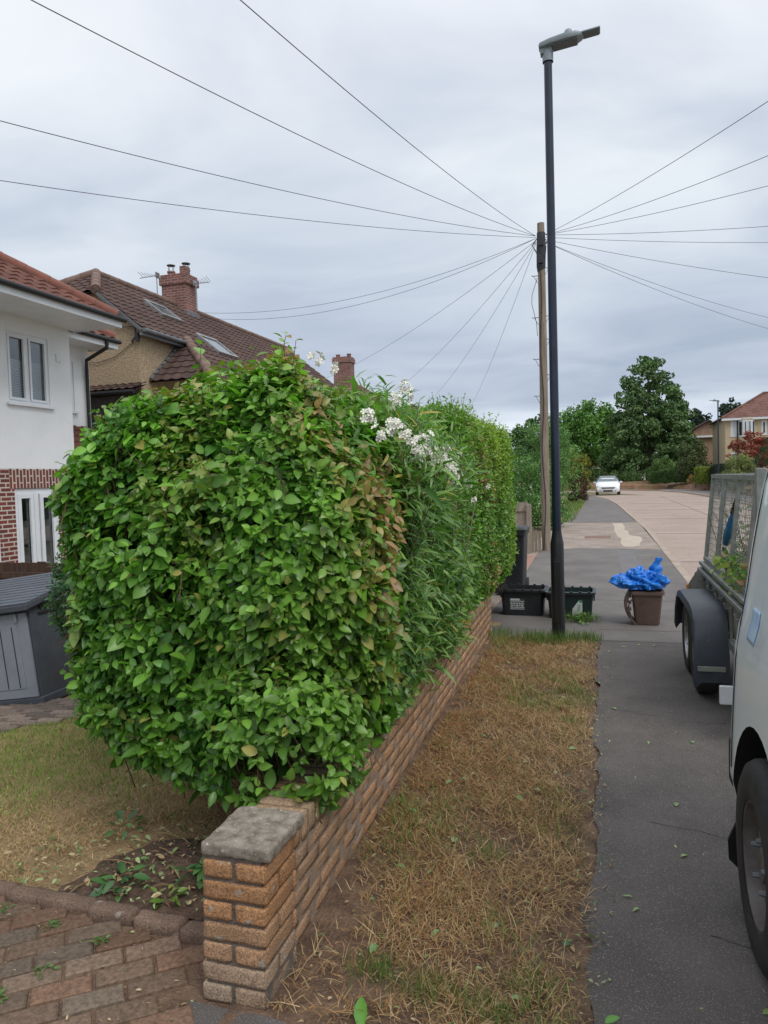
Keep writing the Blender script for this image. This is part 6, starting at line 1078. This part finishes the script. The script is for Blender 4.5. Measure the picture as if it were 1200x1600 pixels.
for k in range(11): y = -.07 + k * .098; z = SH + .022 + (y + .09) * .1886; mb.prism([SP(.045, y, z + .002), SP(.045, y + .098, z + .0205), SP(.045, y + .098, z + .024), SP(.045, y, z + .012)], R @ Vector((-W_ - .09, 0, 0)))
mb.build('lid_shingles', mat('grey_lid', (.085, .10, .12), .55, (.11, .125, .15), 6), lid)
sbox(MB(), .0, .012, .10, .75, SH - .09, SH - .07).build('vent_slot', M['trim'], sh); sbox(MB(), .0, .014, .12, .5, SH - .045, SH - .015).build('vent_slot', M['trim'], sh)
def board_fence(x0, x1, y, z0, z1, bw, m, label, posts, cat='fence', rail=True, name='wooden_fence', face=-1, grp=None, cap=False):
    t = base(name, ((x0 + x1) / 2, y, z0), label, cat, grp); x = x0; mb = MB()
    while x < x1 - .01:
        w = min(bw, x1 - x); h = random.uniform(-.012, .012); mb.b(x + .002, x + w - .002, y - .009, y + .009, z0, z1 + h); x += bw
    mb.build('boards', m, t)
    for px in posts: MB().b(px - .05, px + .05, y + face * .06 - .045, y + face * .06 + .045, z0, z1 - .04).build('post', m, t, bevel=.006)
    if rail:
        for zz in (z0 + .25, z1 - .16): MB().b(x0, x1, y + face * .028 - .019, y + face * .028 + .019, zz - .04, zz + .04).build('rail', m, t, bevel=.004)
    return t
board_fence(-12, -4.0, 7.35, -.45, .77, .125, M['fence_brown'], 'dark brown board fence behind the grey shed in front of the white house', (-10, -8.2, -6.5, -4.9))
board_fence(-3.4, -1.52, 15.75, -.02, 1.10, .14, M['fence_grey'], 'silvered wooden fence panel behind the black wheelie bin', (-1.50, -3.4), rail=True)
t = base('timber_edging', (-1.35, 16.0, 0), 'low pale boards leaning at the foot of the telephone pole', 'boards')
for k in range(3): MB().b(-1.50 + k * .075, -1.435 + k * .075, 15.98 + k * .02, 16.0 + k * .02, 0, .50 - .03 * k).build('board', M['fence_grey'], t)
# ------------------------------------------------------------ white car
car = base('car', (.45, 59, -.03), 'white hatchback parked facing the camera at the bend of the road', 'car'); cx, cy, cz = .45, 57.0, -.03
def csec(y, hw, zb, zm, zt, rw):
    "hw half width at belt, zm belt height, zt roof height, rw roof half width"
    L_ = [(0, zb), (hw * .80, zb), (hw * .97, zb + .10), (hw, zb + .30), (hw * .985, zm), (rw + (hw - rw) * .12, zm + (zt - zm) * .80), (rw, zm + (zt - zm) * .94), (rw * .75, zt), (0, zt)]
    return [(cx + a, y, cz + b) for a, b in L_] + [(cx - a, y, cz + b) for a, b in L_[-2:0:-1]]
mb = MB(); loft(mb, [csec(cy, .70, .26, .52, .56, .50), csec(cy + .06, .80, .20, .62, .68, .60), csec(cy + .25, .87, .18, .72, .80, .66), csec(cy + .7, .885, .18, .84, .94, .70), csec(cy + 1.05, .89, .18, .90, 1.02, .72), csec(cy + 1.5, .89, .18, .93, 1.26, .62), csec(cy + 1.95, .89, .18, .94, 1.42, .58), csec(cy + 2.7, .89, .18, .95, 1.45, .58), csec(cy + 3.5, .89, .20, .97, 1.36, .58), csec(cy + 4.0, .86, .24, .98, 1.10, .60), csec(cy + 4.2, .80, .30, .70, .75, .6)], 0, True, True); cb = mb.build('body', [M['carpaint'], M['liner']], car, True)
bm = bmesh.new(); bm.from_mesh(cb.data); bmesh.ops.remove_doubles(bm, verts=bm.verts, dist=1e-5); bm.to_mesh(cb.data); bm.free()
cut = []
for wy in (cy + .8, cy + 3.4):
    for xx in (cx - 1.1, cx + .62): c = MB().lathe((xx, wy, cz + .31), [(0, 0), (.36, 0), (.36, .48), (0, .48)], 'X', 28); o = mesh_obj('cutter', c.V, c.F, [M['van'], M['liner']], None, [1] * len(c.F)); bm = bmesh.new(); bm.from_mesh(o.data); bmesh.ops.remove_doubles(bm, verts=bm.verts, dist=1e-5); bmesh.ops.recalc_face_normals(bm, faces=bm.faces[:]); bm.to_mesh(o.data); bm.free(); cut.append(o)
boolean_cut(cb, cut)
for wy in (cy + .8, cy + 3.4): wheel(car, (cx - .885, wy, cz + .31), .31, .2, -1, .2, M['rim']); wheel(car, (cx + .885, wy, cz + .31), .31, .2, 1, .2, M['rim'])
def cquad(name, P, m, th=.01): o = MB().prism([(cx + a, cy + b, cz + c) for a, b, c in P], (0, -th, .004)).build(name, m, car, bevel=.003); return o
cquad('windscreen', [(-.70, 1.06, 1.045), (.70, 1.06, 1.045), (.56, 1.93, 1.445), (-.56, 1.93, 1.445)], M['windscreen'])
cquad('grille', [(-.42, -.015, .50), (.42, -.015, .50), (.55, .03, .60), (-.55, .03, .60)], M['trim']); cquad('number_plate', [(-.26, -.03, .385), (.26, -.03, .385), (.26, -.03, .49), (-.26, -.03, .49)], M['sticker'], .012); cquad('lower_grille', [(-.34, -.01, .26), (.34, -.01, .26), (.36, -.01, .38), (-.36, -.01, .38)], M['trim'])
for s in (-1, 1):
    cquad('headlight', [(s * .50, .02, .56), (s * .80, .14, .62), (s * .81, .20, .73), (s * .56, .07, .65)], M['rim'], .02); cquad('fog_lamp', [(s * .46, .0, .28), (s * .70, .05, .28), (s * .72, .06, .37), (s * .50, .0, .34)], M['trim'], .02)
    MB().b(cx + s * .97 - .09, cx + s * .97 + .09, cy + 1.28, cy + 1.38, cz + .90, cz + 1.02).build('wing_mirror', M['carpaint'], car, bevel=.03)
    P = [(cx + s * .80, cy + 1.45, cz + .985), (cx + s * .80, cy + 3.5, cz + 1.02), (cx + s * .665, cy + 3.2, cz + 1.32), (cx + s * .665, cy + 2.0, cz + 1.33)]; MB().prism(P, (s * .06, 0, .02)).build('side_window', M['glass_dark'], car)
# ------------------------------------------------------------ trees and far garden plants
QT = (np.array([(-.5, 0, 0), (0, -.5, .06), (.5, 0, 0), (0, .55, -.1)], float), np.array([(0, 1, 2), (0, 2, 3)]), np.ones(4))
def tree(name, x, y, z0, h, prof, R, n, ls, c1, c2, label, cat, trunk=.25, clumps=90, group=None, cr=.20, flat=1.0, seed=0, crown0=.1, c3=None, f3=0, fill=.35, sq=1.0, limbs=6):
    rg = np.random.default_rng(100 + seed); t = base(name, (x, y, z0), label, cat, group); hs = [p[0] for p in prof]; rs = [p[1] for p in prof]
    cz_ = rg.uniform(crown0, 1, clumps * 4); w = np.interp(cz_, hs, rs); cz_ = cz_[rg.random(len(cz_)) < w / max(rs) + .12][:clumps]; K = len(cz_); rr = np.interp(cz_, hs, rs) * R; a = rg.uniform(0, 6.283, K); f = np.where(rg.random(K) < fill, rg.uniform(.2, .7, K), rg.uniform(.72, 1.0, K)); cs = cr * R * rg.uniform(.6, 1.25, K) * (.55 + .45 * rr / R)
    Cc = np.stack([x + rr * f * np.cos(a), y + rr * f * np.sin(a) * sq, z0 + h * cz_ * .97], -1); cb_ = rg.uniform(.8, 1.2, K); tone = rg.random(K)
    i = rg.choice(K, n, p=cs ** 2 / (cs ** 2).sum()); U = unit(rg.normal(0, 1, (n, 3))); rad_ = rg.uniform(.55, 1.08, n) ** .6; P = Cc[i] + U * (cs[i] * rad_)[:, None] * np.array([1, 1, flat]); P[:, 2] = np.maximum(P[:, 2], z0 + .02)
    Nn = unit(U * 1.0 + np.array([0, 0, .5]) + rg.normal(0, .45, (n, 3))); D = unit(rg.normal(0, 1, (n, 3)) - UP * .35); tt = np.clip(tone[i] * .5 + rg.uniform(0, .5, n), 0, 1); C = lerpc(c1, c2, tt) * (cb_[i] * rg.uniform(.8, 1.2, n))[:, None]
    if c3 is not None: k = rg.random(n) < f3; C[k] = np.array(c3) * rg.uniform(.8, 1.2, (k.sum(), 1))
    scatter('crown', P, D, Nn, ls * rg.uniform(.6, 1.3, n), QT, C, M['leaf_matt'], t, smooth=False)
    mb = MB(); tr_ = trunk; mb.tube([(x, y, z0 - .3), (x + tr_ * .15, y, z0 + h * .25), (x, y, z0 + h * .55), (x, y, z0 + h * .9)], [tr_, tr_ * .75, tr_ * .45, tr_ * .1], 9)
    for k in range(limbs):
        aa = k * 2.4 + seed; hh = .2 + .5 * k / limbs; r_ = np.interp(hh + .15, hs, rs) * R * .75; mb.tube([(x, y, z0 + h * hh), (x + r_ * .5 * math.cos(aa), y + r_ * .5 * math.sin(aa) * sq, z0 + h * (hh + .08)), (x + r_ * math.cos(aa), y + r_ * math.sin(aa) * sq, z0 + h * (hh + .16))], [tr_ * .4, tr_ * .25, tr_ * .08], 6)
    mb.build('trunk', M['bark'], t, True); return t
roundp = [(0, .25), (.15, .75), (.35, 1), (.6, .98), (.8, .75), (.93, .42), (1, .1)]; conep = [(0, .78), (.08, .97), (.22, 1), (.42, .90), (.6, .74), (.78, .56), (.92, .38), (1, .12)]; colp = [(0, .8), (.3, 1), (.6, .85), (.85, .5), (1, .05)]; domep = [(0, .8), (.3, 1), (.6, .95), (.85, .65), (1, .2)]
G1, G2 = (.040, .090, .028), (.10, .185, .052)
tree('tree', 4.75, 80, .6, 13.1, conep, 4.6, 30000, .26, (.058, .115, .040), (.145, .235, .085), 'tallest dense green tree, broad cone shaped, in the middle of the far gardens', 'tree', .4, 300, cr=.20, flat=.6, seed=1, fill=.25)
tree('tree', -1.4, 92, 0, 10.6, roundp, 4.7, 20000, .27, (.06, .14, .028), (.15, .30, .06), 'broad round topped green tree left of the tallest tree', 'tree', .35, 170, seed=2, crown0=.3, cr=.26)
tree('tree', -7.2, 96, 0, 9.3, roundp, 4.2, 12000, .28, G1, (.08, .16, .04), 'round green tree behind the telephone pole, left of the broad round tree', 'tree', .3, 90, seed=3, crown0=.2, cr=.25)
tree('tree', -3.0, 41, 0, 4.9, roundp, 2.0, 14000, .085, (.09, .19, .06), (.20, .35, .11), 'light green feathery tree behind the telephone pole and lamp post', 'tree', .1, 110, seed=4, cr=.22)
tree('tree', -2.0, 56, 0, 3.9, roundp, 1.25, 5000, .12, (.14, .17, .03), (.30, .29, .05), 'small yellow tinged tree between the pole and the small brick building', 'tree', .08, 40, seed=5, cr=.3)
tree('shrub', -2.25, 23.6, -.02, 2.3, domep, 1.12, 13000, .055, (.05, .14, .035), (.13, .28, .07), 'rounded leafy shrub with pale flower heads at the left of the footway behind the pole', 'shrub', .06, 90, seed=6, cr=.28, crown0=.03, c3=(.45, .50, .30), f3=.12)
tree('shrub', -1.45, 44.5, 0, 1.9, domep, .66, 4500, .06, (.05, .03, .022), (.12, .065, .045), 'dark reddish brown shrub beside the footway left of the white car', 'shrub', .05, 40, seed=7, cr=.33, crown0=.05)
tree('shrub', -3.2, 33, 0, 2.6, domep, 1.3, 6000, .09, (.06, .15, .035), (.14, .27, .06), 'bright green shrub beyond the flowering shrub on the left verge', 'shrub', .06, 60, seed=8, crown0=.03)
for i, (x, y, h, R, lb) in enumerate(((14.8, 124, 11.5, 3.6, 'dark distant tree, left of the two behind the yellow house roof'), (20.4, 126, 13.6, 3.4, 'dark distant tree rising above the yellow house roof, right of its neighbour'), (25.5, 122, 14.6, 3.6, 'dark distant tree cut by the right edge above the roof'))): tree('tree', x, y, 0, h, roundp, R, 8000, .36, (.020, .036, .024), (.045, .070, .044), lb, 'tree', .35, 75, seed=20 + i, crown0=.25, cr=.23, group='dark trees behind the yellow house')
for i, (x, y, h, R, lb) in enumerate(((9.6, 104, 9.2, 3.2, 'mid green tree between the tallest tree and the dark distant trees'), (12.6, 92, 7.6, 2.0, 'pale green tree top just left of the yellow house roof'))): tree('tree', x, y, 0, h, roundp, R, 6500, .28, (.05, .10, .03), (.12, .20, .06), lb, 'tree', .25, 60, seed=30 + i, crown0=.2, cr=.25)
tree('tree', 10.9, 60.5, .9, 3.6, domep, 1.75, 7500, .11, (.16, .035, .028), (.38, .085, .06), 'red leaved ornamental maple in front of the yellow house', 'tree', .08, 60, seed=40, cr=.3, crown0=.25, flat=.5, c3=(.45, .20, .11), f3=.1)
tree('shrub', 7.6, 68, .8, 3.7, domep, 1.5, 6500, .13, (.045, .065, .025), (.12, .15, .055), 'tall dull green shrub left of the distant street lamp', 'shrub', .1, 60, seed=41, cr=.28)
tree('conifer', 9.3, 46.5, .4, 3.2, colp, .85, 7000, .055, (.018, .060, .030), (.040, .105, .050), 'small dense dark conifer at the right edge above the trailer cage', 'tree', .08, 60, seed=42, cr=.3, crown0=.03)
tree('shrub', 8.4, 50, .3, 2.4, domep, 1.0, 5000, .085, (.13, .16, .05), (.27, .30, .11), 'pale feathery green shrub between the red maple and the conifer', 'shrub', .06, 50, seed=43, cr=.3)
tree('shrub', 9.2, 55.5, .4, 1.9, domep, 1.5, 5000, .10, (.02, .035, .018), (.045, .06, .03), 'low dark shrub under the red maple', 'shrub', .06, 50, seed=44, cr=.3, crown0=.02)
tree('shrub', 5.4, 72.5, .6, 2.2, domep, 1.4, 4000, .12, (.06, .12, .03), (.12, .20, .05), 'round green bush behind the long clipped hedge', 'shrub', .06, 40, seed=45, cr=.3, crown0=.02)
tree('shrub', 2.4, 76, .6, 1.5, domep, 1.5, 3500, .12, (.05, .11, .03), (.12, .2, .06), 'low green bush on the bank under the tallest tree', 'shrub', .06, 40, seed=46, cr=.3, crown0=.02)
tree('shrub', -.4, 79, .4, 1.7, domep, 1.6, 3500, .12, (.045, .10, .03), (.10, .17, .05), 'low green bush on the bank just right of the white car', 'shrub', .06, 40, seed=47, cr=.3, crown0=.02)
tree('shrub', 7.2, 62.8, .55, .7, domep, .6, 1200, .09, (.20, .12, .05), (.36, .24, .08), 'small orange brown bush at the foot of the yellow green hedge', 'shrub', .03, 14, seed=48, cr=.4, crown0=.02)
for i, (x, y, h, R) in enumerate(((-14, 70, 8, 3.5), (-22, 84, 9, 4), (-12, 110, 9.5, 4), (32, 110, 12, 4.2), (27, 88, 9, 3.6), (17, 60, 7, 2.6))): tree('tree', x, y, 0, h, roundp, R, 3500, .36, G1, G2, ('mid green tree standing beyond the far left houses', 'green tree far left beyond the bend of the road', 'green tree beyond the round trees at the end of the road', 'tree at the far right behind the houses', 'tree standing behind and right of the yellow house', 'tree in the garden right of the yellow house')[i], 'tree', .3, 50, seed=60 + i, crown0=.15, cr=.28)
def box_hedge(cx_, cy_, z0, hx, hy, h, n, ls, c1, c2, label, a=0, seed=0):
    t = base('hedge', (cx_, cy_, z0), label, 'hedge'); P, Nn = superbox(n, (0, 0, h / 2), (hx, hy, h / 2), 8, .03, seed); ca, sa = math.cos(a), math.sin(a); Rm = np.array([[ca, -sa, 0], [sa, ca, 0], [0, 0, 1]]); P = P @ Rm.T + (cx_, cy_, z0); Nn = Nn @ Rm.T
    scatter('foliage', P, unit(RNG.normal(0, 1, (n, 3))), unit(Nn + RNG.normal(0, .4, (n, 3)) + UP * .3), ls * RNG.uniform(.6, 1.3, n), QT, lerpc(c1, c2, RNG.random(n)) * RNG.uniform(.8, 1.2, (n, 1)), M['leaf_matt'], t, smooth=False)
    o = core_box('light_blocking_core', (0, 0, h / 2), (hx * .93, hy * .93, h / 2 * .93), t, 8, bump=.02); o.location = (0, 0, 0); o.rotation_euler.z = a; me = o.data
    off = origin(t); me.transform(Matrix.Translation(off)); return t
box_hedge(5.9, 69.2, .6, 1.75, .5, 1.05, 7000, .10, (.035, .085, .02), (.075, .15, .035), 'long clipped dark green hedge on the bank below the tallest tree', rad(-38), 1)
box_hedge(7.9, 61.5, .55, .62, .8, 1.35, 4500, .09, (.12, .17, .025), (.26, .31, .045), 'square clipped yellow green hedge on the bank left of the distant street lamp', rad(-75), 2)
box_hedge(8.9, 58.5, .55, .6, 2.6, 1.5, 5000, .10, (.018, .035, .018), (.04, .06, .03), 'dark clipped hedge behind the distant street lamp post', rad(8), 3)
box_hedge(9.4, 30, .05, .45, 12, 1.2, 9000, .10, (.04, .09, .025), (.09, .16, .04), 'garden hedge along the right side of the road beyond the footway', 0, 4)
mb = MB(); mb.b(0, 3.0, 0, .25, 0, .45); w = mb.build('garden_wall', M['farbrick'], None); w.location = (6.9, 63.9, .15); w.rotation_euler.z = rad(-62); tag(w, 'low garden wall at the foot of the yellow green hedge beyond the road', 'wall')
tag(scatter('distant_woods', *(lambda n, a: (np.stack([a * 1.0, 165 + RNG.uniform(-8, 8, n), np.abs(RNG.normal(0, 1, n)) * 0 + RNG.uniform(0, 1, n) * (6.5 + 2.0 * snoise(np.stack([a, a * 0, a * 0], -1), .09))], -1), unit(RNG.normal(0, 1, (n, 3))), unit(RNG.normal(0, .5, (n, 3)) + (0, -1, .4)), RNG.uniform(.9, 1.8, n)))(16000, RNG.uniform(-150, 130, 16000)), QT, lerpc((.035, .07, .03), (.08, .13, .05), RNG.random(16000)), M['leaf_matt'], smooth=False), kind='stuff')
for o in COL.objects:
    n_ = o.name.split('.')[0]
    if n_ in ('stems', 'cut_twigs'): o['kind'] = 'stuff'
bpy.context.view_layer.update()
